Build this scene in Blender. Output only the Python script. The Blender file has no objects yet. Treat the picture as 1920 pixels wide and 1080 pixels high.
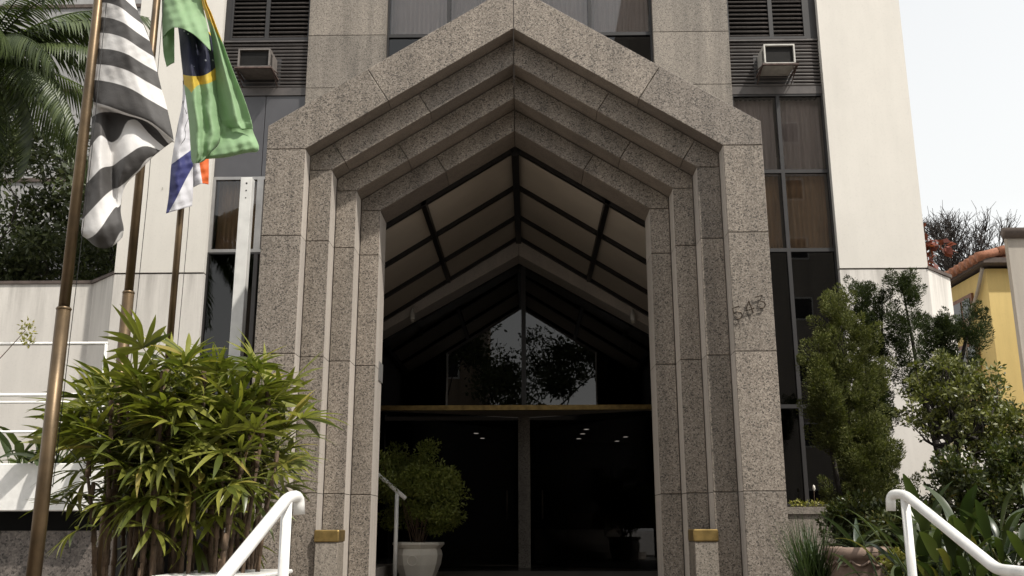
import bpy, math, random
import numpy as np
from mathutils import Vector, Matrix

R = math.radians
random.seed(7)
rng = np.random.default_rng(7)
SC = bpy.context.scene
COL = SC.collection

# ------------------------------------------------------------------ camera
CAM = np.array([0.0, 0.0, 1.6])
RIGHT = np.array([0.99983825, 0.01788025, -0.00194124])
UP = np.array([0.00618619, -0.24054386, 0.97061856])
FWD = np.array([-0.01688794, 0.97047357, 0.24061557])
FPX = 1806.2
cd = bpy.data.cameras.new('camera')
cam = bpy.data.objects.new('camera', cd)
COL.objects.link(cam)
cd.sensor_width = 36.0
cd.lens = 36.0 * FPX / 1920.0
cd.clip_start = 0.05
cd.clip_end = 600.0
m = Matrix.Identity(4)
for i in range(3):
    m[i][0], m[i][1], m[i][2], m[i][3] = RIGHT[i], UP[i], -FWD[i], CAM[i]
cam.matrix_world = m
SC.camera = cam

# ------------------------------------------------------------------ sky, sun, exposure
SUN = Vector((1.12, -1.0, 2.15)).normalized()
SUN_EL = math.asin(SUN.z)
SUN_ROT = math.atan2(SUN.x, SUN.y)
w = bpy.data.worlds.new('World')
SC.world = w
w.use_nodes = True
nt = w.node_tree
sky = nt.nodes.new('ShaderNodeTexSky')
sky.sky_type = 'NISHITA'
sky.sun_disc = False
sky.sun_elevation = SUN_EL
sky.sun_rotation = SUN_ROT
sky.air_density = 2.5
sky.dust_density = 0.5
sky.ozone_density = 1.0
hs = nt.nodes.new('ShaderNodeHueSaturation')
hs.inputs['Saturation'].default_value = 0.08
nt.links.new(sky.outputs[0], hs.inputs['Color'])
nt.links.new(hs.outputs[0], nt.nodes['Background'].inputs[0])
nt.nodes['Background'].inputs[1].default_value = 0.15
sl = bpy.data.lights.new('sun', 'SUN')
sl.energy = 3.5
sl.angle = R(1.5)
sl.color = (1.0, 0.95, 0.87)
so = bpy.data.objects.new('sun', sl)
COL.objects.link(so)
so.rotation_euler = SUN.to_track_quat('Z', 'Y').to_euler()
SC.view_settings.view_transform = 'Standard'
SC.view_settings.look = 'None'
SC.view_settings.gamma = 1.0
SC.view_settings.use_curve_mapping = False
SC.view_settings.exposure = 0.45
SC.cycles.max_bounces = 8
SC.cycles.transparent_max_bounces = 16
SC.cycles.caustics_reflective = False
SC.cycles.caustics_refractive = False


# ------------------------------------------------------------------ materials
def newmat(name):
    mt = bpy.data.materials.new(name)
    mt.use_nodes = True
    t = mt.node_tree
    return mt, t, t.nodes['Principled BSDF'], t.nodes['Material Output']


def nd(t, typ, **kw):
    n = t.nodes.new(typ)
    for k, v in kw.items():
        if k.startswith('_'):
            n.inputs[k[1:].replace('_', ' ')].default_value = v
        else:
            setattr(n, k, v)
    return n


def coords(t, scale=(1, 1, 1)):
    tc = nd(t, 'ShaderNodeTexCoord')
    mp = nd(t, 'ShaderNodeMapping')
    mp.inputs['Scale'].default_value = scale
    t.links.new(tc.outputs['Object'], mp.inputs['Vector'])
    return mp.outputs[0]


def ramp(t, fac, stops, interp='LINEAR'):
    r = nd(t, 'ShaderNodeValToRGB')
    r.color_ramp.interpolation = interp
    e = r.color_ramp.elements
    while len(e) < len(stops):
        e.new(0.5)
    for el, (p, c) in zip(e, stops):
        el.position = p
        el.color = (c[0], c[1], c[2], 1) if not isinstance(c, (int, float)) else (c, c, c, 1)
    t.links.new(fac, r.inputs[0])
    return r.outputs[0]


def mixc(t, fac, a, b, mode='MIX'):
    mx = nd(t, 'ShaderNodeMix', data_type='RGBA', blend_type=mode)
    for sock, v in ((0, fac), (6, a), (7, b)):
        if hasattr(v, 'is_linked'):
            t.links.new(v, mx.inputs[sock])
        elif isinstance(v, (int, float)):
            mx.inputs[sock].default_value = v
        else:
            mx.inputs[sock].default_value = (v[0], v[1], v[2], 1)
    return mx.outputs[2]


def noise(t, vec, scale, detail=4, rough=0.55, dist=0.0):
    n = nd(t, 'ShaderNodeTexNoise')
    n.inputs['Scale'].default_value = scale
    n.inputs['Detail'].default_value = detail
    n.inputs['Roughness'].default_value = rough
    n.inputs['Distortion'].default_value = dist
    t.links.new(vec, n.inputs['Vector'])
    return n.outputs['Fac']


def bump(t, p, height, strength, dist=0.01):
    b = nd(t, 'ShaderNodeBump')
    b.inputs['Strength'].default_value = strength
    b.inputs['Distance'].default_value = dist
    t.links.new(height, b.inputs['Height'])
    t.links.new(b.outputs[0], p.inputs['Normal'])


def plain(name, c, rough=0.5, metal=0.0, var=0.12, scale=6.0, bumpy=0.0, spec=None):
    mt, t, p, o = newmat(name)
    v = coords(t)
    n = noise(t, v, scale, 5)
    lo = [x * (1 - var) for x in c]
    hi = [min(1, x * (1 + var)) for x in c]
    t.links.new(ramp(t, n, [(0.3, lo), (0.7, hi)]), p.inputs['Base Color'])
    p.inputs['Roughness'].default_value = rough
    p.inputs['Metallic'].default_value = metal
    if spec is not None:
        p.inputs['Specular IOR Level'].default_value = spec
    if bumpy:
        bump(t, p, noise(t, v, scale * 12, 3), bumpy)
    return mt


def mathn(t, op, a, b=None):
    n = nd(t, 'ShaderNodeMath', operation=op)
    for i, v in enumerate((a, b)):
        if v is None:
            continue
        if hasattr(v, 'is_linked'):
            t.links.new(v, n.inputs[i])
        else:
            n.inputs[i].default_value = v
    return n.outputs[0]


def granite(name, dark, mid, light, scale=42.0, amount=0.2, soft=0.0, rough=0.55, streak=0.35):
    mt, t, p, o = newmat(name)
    v = coords(t)
    # irregular crystals: distorted cells, each with its own value
    dn = nd(t, 'ShaderNodeTexNoise')
    dn.inputs['Scale'].default_value = 90
    dn.inputs['Detail'].default_value = 2
    t.links.new(v, dn.inputs['Vector'])
    va = nd(t, 'ShaderNodeVectorMath', operation='MULTIPLY_ADD')
    t.links.new(dn.outputs['Color'], va.inputs[0])
    va.inputs[1].default_value = (0.012, 0.012, 0.012)
    t.links.new(v, va.inputs[2])
    vo = nd(t, 'ShaderNodeTexVoronoi')
    vo.inputs['Scale'].default_value = scale
    t.links.new(va.outputs[0], vo.inputs['Vector'])
    sp = nd(t, 'ShaderNodeSeparateColor')
    t.links.new(vo.outputs['Color'], sp.inputs[0])
    vo2 = nd(t, 'ShaderNodeTexVoronoi')
    vo2.inputs['Scale'].default_value = scale * 2.3
    t.links.new(va.outputs[0], vo2.inputs['Vector'])
    sp2 = nd(t, 'ShaderNodeSeparateColor')
    t.links.new(vo2.outputs['Color'], sp2.inputs[0])
    big = noise(t, v, 3.2, 4)
    ad = nd(t, 'ShaderNodeMath', operation='MULTIPLY_ADD')
    t.links.new(big, ad.inputs[0])
    ad.inputs[1].default_value = 0.35
    t.links.new(sp.outputs[0], ad.inputs[2])
    c1 = ramp(t, ad.outputs[0], [(0.0, dark), (amount + 0.12, dark), (amount + 0.2, mid), (0.8, mid), (0.95, light), (1.0, light)])
    c2 = ramp(t, sp2.outputs[1], [(0.0, dark), (amount * 0.7, dark), (amount * 0.7 + 0.12, mid), (0.72, mid), (0.9, light)])
    c = mixc(t, 0.38, c1, c2)
    if soft:
        c = mixc(t, soft, c, mid)
    # weathering: rain streaks and dull patches
    vs = coords(t, (5.0, 5.0, 0.35))
    st = ramp(t, noise(t, vs, 1.0, 5, 0.6), [(0.32, 1 - streak), (0.62, 1.0)])
    c = mixc(t, 1.0, c, st, 'MULTIPLY')
    oi = nd(t, 'ShaderNodeObjectInfo')
    tint = ramp(t, oi.outputs['Random'], [(0, (0.86, 0.85, 0.85)), (0.5, (1.0, 0.985, 0.96)), (1, (1.13, 1.11, 1.09))])
    c = mixc(t, 1.0, c, tint, 'MULTIPLY')
    t.links.new(c, p.inputs['Base Color'])
    p.inputs['Roughness'].default_value = rough
    p.inputs['Specular IOR Level'].default_value = 0.35
    bump(t, p, sp.outputs[0], 0.12, 0.004)
    return mt


def render_wall(name, c, dirt=0.25, drip=None):
    """painted render: mottling, rain streaks, a little grime"""
    mt, t, p, o = newmat(name)
    v = coords(t)
    a = ramp(t, noise(t, v, 0.9, 6, 0.6), [(0.3, [x * 0.93 for x in c]), (0.7, c)])
    vs = coords(t, (2.2, 2.2, 0.22))
    s = ramp(t, noise(t, vs, 1.0, 7, 0.7), [(0.34, 1 - dirt), (0.6, 1.0)])
    k = mixc(t, 1.0, a, s, 'MULTIPLY')
    if drip:
        sx = nd(t, 'ShaderNodeSeparateXYZ')
        t.links.new(v, sx.inputs[0])
        fall = ramp(t, mathn(t, 'DIVIDE', mathn(t, 'SUBTRACT', drip, sx.outputs[2]), 1.6), [(0.0, 1.0), (0.12, 0.8), (1.0, 0.0)])
        vd = coords(t, (3.7, 3.7, 0.3))
        dr = ramp(t, noise(t, vd, 1.0, 5, 0.7), [(0.42, 0.0), (0.68, 1.0)])
        k = mixc(t, mathn(t, 'MULTIPLY', mathn(t, 'MULTIPLY', fall, dr), 0.5), k, (0.12, 0.105, 0.09))
    sp = ramp(t, noise(t, v, 26, 3), [(0.25, 0.93), (0.45, 1.0)])
    k = mixc(t, 1.0, k, sp, 'MULTIPLY')
    t.links.new(k, p.inputs['Base Color'])
    p.inputs['Roughness'].default_value = 0.85
    bump(t, p, noise(t, v, 70, 3), 0.15, 0.004)
    return mt


def glass(name, tint=(0.25, 0.24, 0.23), ior=1.5, rough=0.0, boost=1.0):
    mt, t, p, o = newmat(name)
    t.nodes.remove(p)
    tr = nd(t, 'ShaderNodeBsdfTransparent')
    tr.inputs[0].default_value = (*tint, 1)
    gl = nd(t, 'ShaderNodeBsdfGlossy')
    gl.inputs['Roughness'].default_value = rough
    gl.inputs['Color'].default_value = (boost, boost, boost, 1)
    fr = nd(t, 'ShaderNodeFresnel')
    fr.inputs['IOR'].default_value = ior
    bp = nd(t, 'ShaderNodeBump')
    bp.inputs['Strength'].default_value = 0.02
    bp.inputs['Distance'].default_value = 0.01
    t.links.new(noise(t, coords(t), 1.3, 2), bp.inputs['Height'])
    t.links.new(bp.outputs[0], gl.inputs['Normal'])
    mx = nd(t, 'ShaderNodeMixShader')
    t.links.new(fr.outputs[0], mx.inputs[0])
    t.links.new(tr.outputs[0], mx.inputs[1])
    t.links.new(gl.outputs[0], mx.inputs[2])
    t.links.new(mx.outputs[0], o.inputs['Surface'])
    return mt


def leafmat(name, a, b, rough=0.45, trans=0.3, spec=0.4, yellow=None):
    """leaf tissue: colour differs from leaf to leaf, part of the light passes through"""
    mt, t, p, o = newmat(name)
    ge = nd(t, 'ShaderNodeNewGeometry')
    oi = nd(t, 'ShaderNodeObjectInfo')
    ad = nd(t, 'ShaderNodeMath', operation='ADD')
    t.links.new(ge.outputs['Random Per Island'], ad.inputs[0])
    t.links.new(oi.outputs['Random'], ad.inputs[1])
    fr = nd(t, 'ShaderNodeMath', operation='FRACT')
    t.links.new(ad.outputs[0], fr.inputs[0])
    stops = [(0.0, a), (0.8, b)]
    if yellow:
        stops = [(0.0, a), (0.93, b), (0.985, yellow)]
    c = ramp(t, fr.outputs[0], stops)
    v = coords(t)
    c = mixc(t, 1.0, c, ramp(t, noise(t, v, 2.2, 3), [(0.3, 0.72), (0.7, 1.2)]), 'MULTIPLY')
    t.links.new(c, p.inputs['Base Color'])
    p.inputs['Roughness'].default_value = rough
    p.inputs['Specular IOR Level'].default_value = spec
    tl = nd(t, 'ShaderNodeBsdfTranslucent')
    t.links.new(mixc(t, 1.0, c, (1.1, 1.25, 0.55), 'MULTIPLY'), tl.inputs[0])
    mx = nd(t, 'ShaderNodeMixShader')
    mx.inputs[0].default_value = trans
    t.links.new(p.outputs[0], mx.inputs[1])
    t.links.new(tl.outputs[0], mx.inputs[2])
    t.links.new(mx.outputs[0], o.inputs['Surface'])
    return mt


def cloth_out(t, p, o, c, trans=0.25):
    t.links.new(c, p.inputs['Base Color'])
    p.inputs['Roughness'].default_value = 0.65
    p.inputs['Sheen Weight'].default_value = 0.2
    tl = nd(t, 'ShaderNodeBsdfTranslucent')
    t.links.new(c, tl.inputs[0])
    mx = nd(t, 'ShaderNodeMixShader')
    mx.inputs[0].default_value = trans
    t.links.new(p.outputs[0], mx.inputs[1])
    t.links.new(tl.outputs[0], mx.inputs[2])
    t.links.new(mx.outputs[0], o.inputs['Surface'])
    bump(t, p, noise(t, coords(t), 14, 4), 0.25, 0.02)


def uvsplit(t):
    uv = nd(t, 'ShaderNodeUVMap')
    s = nd(t, 'ShaderNodeSeparateXYZ')
    t.links.new(uv.outputs[0], s.inputs[0])
    return s.outputs[0], s.outputs[1]


M = {}
M['granite'] = granite('granite_flamed', (0.015, 0.0135, 0.012), (0.198, 0.169, 0.141), (0.352, 0.311, 0.266), scale=76, amount=0.19, streak=0.3)
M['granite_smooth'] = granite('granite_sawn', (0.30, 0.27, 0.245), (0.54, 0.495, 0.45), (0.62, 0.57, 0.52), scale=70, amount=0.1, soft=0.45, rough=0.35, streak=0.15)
M['granite_soffit_shaded'] = granite('granite_soffit_shaded', (0.08, 0.068, 0.06), (0.20, 0.17, 0.145), (0.27, 0.235, 0.2), scale=80, amount=0.12, soft=0.3, streak=0.2)  # same stone in a darker colour, painting shade on the gable undersides
M['granite_grey'] = granite('granite_facade', (0.03, 0.027, 0.023), (0.21, 0.184, 0.155), (0.325, 0.29, 0.247), scale=74, amount=0.17, soft=0.1, streak=0.3)
M['granite_dark'] = granite('granite_dark', (0.02, 0.018, 0.016), (0.11, 0.095, 0.085), (0.17, 0.15, 0.135), scale=40, amount=0.2, streak=0.3)
M['core'] = plain('mortar_core', (0.045, 0.04, 0.036), 0.9)
M['white_wall'] = render_wall('painted_render_white', (0.68, 0.645, 0.585), 0.06)
M['white_wall2'] = render_wall('painted_render_white_low', (0.67, 0.635, 0.585), 0.10, 6.2)
M['grey_wall'] = render_wall('painted_render_grey', (0.33, 0.325, 0.32), 0.25)
M['yellow_wall'] = render_wall('painted_render_yellow', (0.66, 0.50, 0.20), 0.12)
M['beige_wall'] = render_wall('painted_render_beige', (0.40, 0.36, 0.31), 0.2)
M['brick_wall'] = render_wall('painted_render_ochre', (0.36, 0.28, 0.21), 0.3)
M['dark_metal'] = plain('dark_bronze_metal', (0.016, 0.014, 0.0135), 0.5, 0.0, 0.25, 3)
M['louver_metal'] = plain('louver_metal', (0.085, 0.075, 0.07), 0.45, 0.2, 0.3, 4)
M['panel_metal'] = plain('panel_metal', (0.075, 0.073, 0.078), 0.4, 0.1, 0.12, 2)
M['alu'] = plain('aluminium', (0.32, 0.31, 0.30), 0.4, 0.5, 0.15, 4)
M['white_paint'] = plain('white_gloss_paint', (0.74, 0.73, 0.70), 0.34, 0, 0.09, 11)
M['white_metal'] = plain('white_painted_steel', (0.66, 0.65, 0.62), 0.45, 0, 0.12, 5)
M['brass'] = plain('aged_brass', (0.24, 0.165, 0.06), 0.45, 0.8, 0.35, 9, 0.05)
M['brass_pole'] = plain('tarnished_brass', (0.115, 0.078, 0.042), 0.42, 0.6, 0.35, 5, 0.05)
M['bronze'] = plain('dark_bronze', (0.06, 0.045, 0.032), 0.45, 0.7, 0.3, 20)
M['panel_ceiling'] = plain('frosted_ceiling_panel', (0.45, 0.395, 0.33), 0.55, 0, 0.08, 1.5)
M['bar_black'] = plain('dark_steel_bar', (0.012, 0.010, 0.009), 0.4, 0.2)
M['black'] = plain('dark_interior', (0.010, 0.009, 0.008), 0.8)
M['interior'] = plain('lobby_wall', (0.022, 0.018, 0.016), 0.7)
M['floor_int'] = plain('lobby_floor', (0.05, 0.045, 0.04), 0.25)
M['glass_dark'] = glass('dark_tinted_glass', (0.16, 0.15, 0.15), 1.5)
M['glass_door'] = glass('door_glass', (0.35, 0.34, 0.33), 1.45)
M['glass_win'] = glass('window_glass', (0.80, 0.78, 0.77), 1.5)
M['curtain'] = plain('sheer_curtain', (0.74, 0.69, 0.67), 0.9, 0, 0.08, 1)
M['blind'] = plain('tan_blind', (0.62, 0.45, 0.28), 0.85, 0, 0.15, 2)
M['concrete'] = plain('concrete_paving', (0.30, 0.28, 0.26), 0.85, 0, 0.2, 2, 0.2)
M['asphalt'] = plain('asphalt', (0.055, 0.053, 0.052), 0.9, 0, 0.25, 20, 0.4)
M['porch_stone'] = plain('porch_stone', (0.17, 0.15, 0.13), 0.5, 0, 0.3, 3)
M['soil'] = plain('garden_soil', (0.05, 0.035, 0.024), 0.95, 0, 0.4, 9, 0.6)
M['pot_white'] = plain('glazed_cream_pot', (0.60, 0.56, 0.49), 0.45, 0, 0.08, 6)
M['terracotta'] = plain('terracotta', (0.22, 0.155, 0.12), 0.85, 0, 0.25, 9, 0.2)
M['roof_tile'] = plain('clay_roof_tile', (0.30, 0.13, 0.075), 0.85, 0, 0.35, 9, 0.2)
M['coping'] = plain('dark_coping', (0.085, 0.065, 0.055), 0.85, 0, 0.3, 6)
M['wood'] = plain('brown_painted_wood', (0.17, 0.075, 0.04), 0.6, 0, 0.2, 6)
M['bark'] = plain('bark', (0.065, 0.05, 0.04), 0.95, 0, 0.35, 12, 0.5)
M['bark_dark'] = plain('bark_dark', (0.03, 0.024, 0.02), 0.95, 0, 0.35, 12, 0.5)
M['cane'] = plain('palm_cane', (0.10, 0.065, 0.04), 0.85, 0, 0.45, 9, 0.4)
M['palm_trunk'] = plain('palm_trunk', (0.12, 0.10, 0.08), 0.95, 0, 0.35, 8, 0.5)
M['cable'] = plain('cable', (0.02, 0.02, 0.02), 0.7)
M['rope'] = plain('rope', (0.45, 0.42, 0.38), 0.9)
M['ac_dark'] = plain('ac_casing_weathered', (0.17, 0.15, 0.135), 0.55, 0.1, 0.25, 9)
M['ac_light'] = plain('ac_casing_pale', (0.46, 0.44, 0.40), 0.5, 0.1, 0.15, 9)
M['rust'] = plain('rusty_bracket', (0.09, 0.06, 0.05), 0.8, 0.2, 0.4, 14)
M['fin'] = plain('ac_fins', (0.03, 0.028, 0.026), 0.6, 0.3)
M['leaf_rhapis'] = leafmat('rhapis_leaf', (0.08, 0.10, 0.02), (0.25, 0.25, 0.052), 0.34, 0.35, 0.5, (0.36, 0.29, 0.08))
M['leaf_palm'] = leafmat('palm_leaf', (0.03, 0.045, 0.016), (0.085, 0.11, 0.04), 0.4, 0.3, 0.45)
M['leaf_dark'] = leafmat('dark_tree_leaf', (0.03, 0.042, 0.016), (0.09, 0.105, 0.04), 0.5, 0.25)
M['leaf_juniper'] = leafmat('juniper_leaf', (0.06, 0.075, 0.022), (0.15, 0.155, 0.05), 0.7, 0.2, 0.2)
M['leaf_juniper2'] = leafmat('dark_juniper_leaf', (0.025, 0.036, 0.015), (0.06, 0.075, 0.028), 0.7, 0.2, 0.2)
M['leaf_shrub'] = leafmat('shrub_leaf', (0.045, 0.056, 0.016), (0.17, 0.175, 0.042), 0.42, 0.25, 0.45)
M['leaf_low'] = leafmat('low_shrub_leaf', (0.028, 0.042, 0.012), (0.085, 0.095, 0.024), 0.42, 0.25, 0.45, (0.14, 0.11, 0.03))
M['leaf_pot'] = leafmat('pot_plant_leaf', (0.10, 0.13, 0.025), (0.22, 0.24, 0.055), 0.5, 0.35)
M['leaf_strel'] = leafmat('strelitzia_leaf', (0.025, 0.042, 0.014), (0.075, 0.095, 0.03), 0.32, 0.25, 0.5, (0.16, 0.14, 0.04))
M['leaf_grass'] = leafmat('grass_blade', (0.022, 0.042, 0.014), (0.06, 0.09, 0.03), 0.45, 0.25)
M['leaf_agave'] = leafmat('strap_leaf', (0.035, 0.055, 0.03), (0.08, 0.10, 0.055), 0.4, 0.2, 0.5)
M['leaf_yellow'] = leafmat('yellow_green_leaf', (0.16, 0.17, 0.03), (0.30, 0.27, 0.06), 0.5, 0.3)
M['leaf_red'] = leafmat('red_leaf', (0.10, 0.025, 0.018), (0.22, 0.06, 0.04), 0.5, 0.3)
M['leaf_terrace'] = leafmat('terrace_leaf', (0.03, 0.05, 0.014), (0.085, 0.11, 0.03), 0.38, 0.25, 0.5)
mt, t, p, o = newmat('lamp_glow')
p.inputs['Base Color'].default_value = (0.8, 0.8, 0.8, 1)
p.inputs['Emission Color'].default_value = (1, 0.96, 0.9, 1)
p.inputs['Emission Strength'].default_value = 2.5
M['glow'] = mt

# striped cloth: UV.x counts the stripes
mt, t, p, o = newmat('striped_flag_cloth')
u, v = uvsplit(t)
fr = mathn(t, 'FRACT', mathn(t, 'MULTIPLY', u, 0.5))
c = ramp(t, fr, [(0.0, (0.055, 0.05, 0.047)), (0.492, (0.055, 0.05, 0.047)), (0.508, (0.74, 0.72, 0.70)), (0.99, (0.74, 0.72, 0.70)), (1.0, (0.055, 0.05, 0.047))])
cloth_out(t, p, o, c, 0.2)
M['flag_stripe'] = mt
# green cloth with rhombus and disc: UV in flag units from the disc centre
mt, t, p, o = newmat('green_flag_cloth')
u, v = uvsplit(t)
rh = mathn(t, 'ADD', mathn(t, 'DIVIDE', mathn(t, 'ABSOLUTE', u), 8.3), mathn(t, 'DIVIDE', mathn(t, 'ABSOLUTE', v), 5.3))
rr = mathn(t, 'SQRT', mathn(t, 'ADD', mathn(t, 'MULTIPLY', u, u), mathn(t, 'MULTIPLY', v, v)))
c = mixc(t, mathn(t, 'LESS_THAN', rh, 1.0), (0.34, 0.52, 0.28), (0.74, 0.55, 0.06))
uvn = nd(t, 'ShaderNodeUVMap')
vo = nd(t, 'ShaderNodeTexVoronoi')
vo.inputs['Scale'].default_value = 1.05
t.links.new(uvn.outputs[0], vo.inputs['Vector'])
st = mathn(t, 'LESS_THAN', vo.outputs['Distance'], 0.13)
dc = mixc(t, st, (0.008, 0.011, 0.045), (0.55, 0.57, 0.62))
c = mixc(t, mathn(t, 'LESS_THAN', rr, 3.5), c, dc)
cloth_out(t, p, o, c, 0.38)
M['flag_green'] = mt
# white cloth with a blue band and thin dark drawing: UV.x runs across the band
mt, t, p, o = newmat('white_flag_cloth')
u, v = uvsplit(t)
c = ramp(t, mathn(t, 'DIVIDE', mathn(t, 'ADD', u, 4.0), 8.0), [(0.0, (0.72, 0.71, 0.74)), (0.499, (0.72, 0.71, 0.74)), (0.501, (0.03, 0.035, 0.17)), (0.624, (0.03, 0.035, 0.17)), (0.626, (0.72, 0.71, 0.74))], 'CONSTANT')
uvn = nd(t, 'ShaderNodeUVMap')
ln = noise(t, uvn.outputs[0], 0.9, 0, 0.5, 0.6)
line = mathn(t, 'LESS_THAN', mathn(t, 'ABSOLUTE', mathn(t, 'SUBTRACT', ln, 0.5)), 0.02)
zone = mathn(t, 'MULTIPLY', mathn(t, 'LESS_THAN', u, -0.7), mathn(t, 'LESS_THAN', -4.5, u))
c = mixc(t, mathn(t, 'MULTIPLY', line, zone), c, (0.03, 0.03, 0.035))
c = mixc(t, mathn(t, 'LESS_THAN', 5.0, u), c, (0.75, 0.14, 0.015))
cloth_out(t, p, o, c, 0.3)
M['flag_white'] = mt


# ------------------------------------------------------------------ object helpers
def put(name, me, parent=None, loc=None):
    ob = bpy.data.objects.new(name, me)
    COL.objects.link(ob)
    if parent is not None:
        ob.parent = parent
        if loc is None:
            ob.matrix_parent_inverse = Matrix.Translation(base_of(parent)).inverted()
    if loc is not None:
        ob.location = loc
    return ob


def base_of(ob):
    # parts are modelled in world coordinates; a part's own frame already is the world's
    return Vector(ob.location) if ob.type == 'EMPTY' else Vector((0, 0, 0))


def tag(ob, label=None, cat=None, group=None, kind=None):
    if label:
        ob['label'] = label
    if cat:
        ob['category'] = cat
    if group:
        ob['group'] = group
    if kind:
        ob['kind'] = kind
    return ob


def thing(name, loc, label, cat, group=None):
    e = bpy.data.objects.new(name, None)
    COL.objects.link(e)
    e.location = loc
    e.empty_display_size = 0.2
    return tag(e, label, cat, group)


def tomesh(name, V, F, mats, mi=None, smooth=False, uv=None):
    me = bpy.data.meshes.new(name)
    me.from_pydata([tuple(map(float, q)) for q in V], [], F)
    for x in (mats if isinstance(mats, (list, tuple)) else [mats]):
        me.materials.append(M[x] if isinstance(x, str) else x)
    if mi is not None:
        me.polygons.foreach_set('material_index', mi)
    if smooth:
        me.polygons.foreach_set('use_smooth', [True] * len(F))
    if uv is not None:
        ul = me.uv_layers.new(name='UVMap')
        idx = np.zeros(len(me.loops), dtype=np.int32)
        me.loops.foreach_get('vertex_index', idx)
        ul.data.foreach_set('uv', np.asarray(uv, dtype=np.float32)[idx].ravel())
    me.update()
    return me


class MB:
    def __init__(s):
        s.V, s.F, s.I = [], [], []

    def add(s, V, F, mi=0):
        n = len(s.V)
        s.V += [tuple(v) for v in V]
        s.F += [tuple(i + n for i in f) for f in F]
        s.I += [mi] * len(F)
        return s

    def box(s, x0, x1, y0, y1, z0, z1, mi=0):
        V = [(x, y, z) for z in (z0, z1) for y in (y0, y1) for x in (x0, x1)]
        return s.add(V, [(0, 2, 3, 1), (4, 5, 7, 6), (0, 1, 5, 4), (2, 6, 7, 3), (0, 4, 6, 2), (1, 3, 7, 5)], mi)

    def bbox(s, x0, x1, y0, y1, z0, z1, b=0.01, mi=0):
        """box with chamfered vertical and front edges"""
        return s.prism([(x0 + b, z0), (x1 - b, z0), (x1, z0 + b), (x1, z1 - b), (x1 - b, z1), (x0 + b, z1), (x0, z1 - b), (x0, z0 + b)], y0, y1, mi, b)

    def prism(s, poly, y0, y1, mi=0, b=0.0, side=None):
        """polygon in XZ extruded along Y; b chamfers the front edge; side: material per edge"""
        n = len(poly)
        cx = sum(q[0] for q in poly) / n
        cz = sum(q[1] for q in poly) / n
        if b:
            inn = offset_poly(poly, b)
            V = [(x, y0, z) for x, z in inn] + [(x, y0 + b, z) for x, z in poly] + [(x, y1, z) for x, z in poly]
            rings = 3
        else:
            V = [(x, y0, z) for x, z in poly] + [(x, y1, z) for x, z in poly]
            rings = 2
        k = len(s.V)
        s.V += V
        s.F.append(tuple(k + i for i in range(n)))
        s.I.append(mi)
        s.F.append(tuple(k + (rings - 1) * n + i for i in reversed(range(n))))
        s.I.append(mi)
        for r in range(rings - 1):
            for i in range(n):
                j = (i + 1) % n
                s.F.append((k + r * n + i, k + (r + 1) * n + i, k + (r + 1) * n + j, k + r * n + j))
                s.I.append(side[i] if side and r == rings - 2 else mi)
        return s

    def tube(s, pts, rad, n=8, mi=0, caps=True):
        pts = [np.array(q, float) for q in pts]
        rad = rad if isinstance(rad, (list, tuple, np.ndarray)) else [rad] * len(pts)
        k = len(s.V)
        u = None
        for i, q in enumerate(pts):
            d = (pts[min(i + 1, len(pts) - 1)] - pts[max(i - 1, 0)])
            d = d / (np.linalg.norm(d) + 1e-9)
            if u is None:
                a = np.array([0, 0, 1.0]) if abs(d[2]) < 0.9 else np.array([1.0, 0, 0])
                u = np.cross(d, a)
            u = u - d * (u @ d)
            u /= np.linalg.norm(u) + 1e-9
            v = np.cross(d, u)
            for j in range(n):
                t = 2 * math.pi * j / n
                s.V.append(tuple(q + rad[i] * (math.cos(t) * u + math.sin(t) * v)))
        for i in range(len(pts) - 1):
            for j in range(n):
                jj = (j + 1) % n
                s.F.append((k + i * n + j, k + i * n + jj, k + (i + 1) * n + jj, k + (i + 1) * n + j))
                s.I.append(mi)
        if caps:
            s.F.append(tuple(k + j for j in reversed(range(n))))
            s.I.append(mi)
            e = k + (len(pts) - 1) * n
            s.F.append(tuple(e + j for j in range(n)))
            s.I.append(mi)
        return s

    def lathe(s, prof, c, n=24, mi=0, phase=0.0, cap=True):
        k = len(s.V)
        for r, z in prof:
            for j in range(n):
                t = 2 * math.pi * j / n + phase
                s.V.append((c[0] + r * math.cos(t), c[1] + r * math.sin(t), c[2] + z))
        for i in range(len(prof) - 1):
            for j in range(n):
                jj = (j + 1) % n
                s.F.append((k + i * n + j, k + i * n + jj, k + (i + 1) * n + jj, k + (i + 1) * n + j))
                s.I.append(mi)
        if cap:
            s.F.append(tuple(k + j for j in reversed(range(n))))
            s.I.append(mi)
        return s

    def mesh(s, name, mats, smooth=False):
        return tomesh(name, s.V, s.F, mats, s.I, smooth)

    def build(s, name, mats, parent=None, smooth=False, loc=None):
        return put(name, s.mesh(name, mats, smooth), parent, loc)


def offset_poly(poly, d):
    """move every edge of a convex polygon inwards by d"""
    n = len(poly)
    A = sum(poly[i][0] * poly[(i + 1) % n][1] - poly[(i + 1) % n][0] * poly[i][1] for i in range(n))
    sg = 1 if A > 0 else -1
    L = []
    for i in range(n):
        a, b = np.array(poly[i]), np.array(poly[(i + 1) % n])
        e = (b - a) / (np.linalg.norm(b - a) + 1e-12)
        nrm = np.array([-e[1], e[0]]) * sg
        L.append((a + nrm * d, e))
    out = []
    for i in range(n):
        p, e = L[i - 1]
        q, g = L[i]
        den = e[0] * g[1] - e[1] * g[0]
        if abs(den) < 1e-6:
            out.append(tuple(q))
            continue
        tt = ((q[0] - p[0]) * g[1] - (q[1] - p[1]) * g[0]) / den
        out.append(tuple(p + e * tt))
    return out


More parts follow.
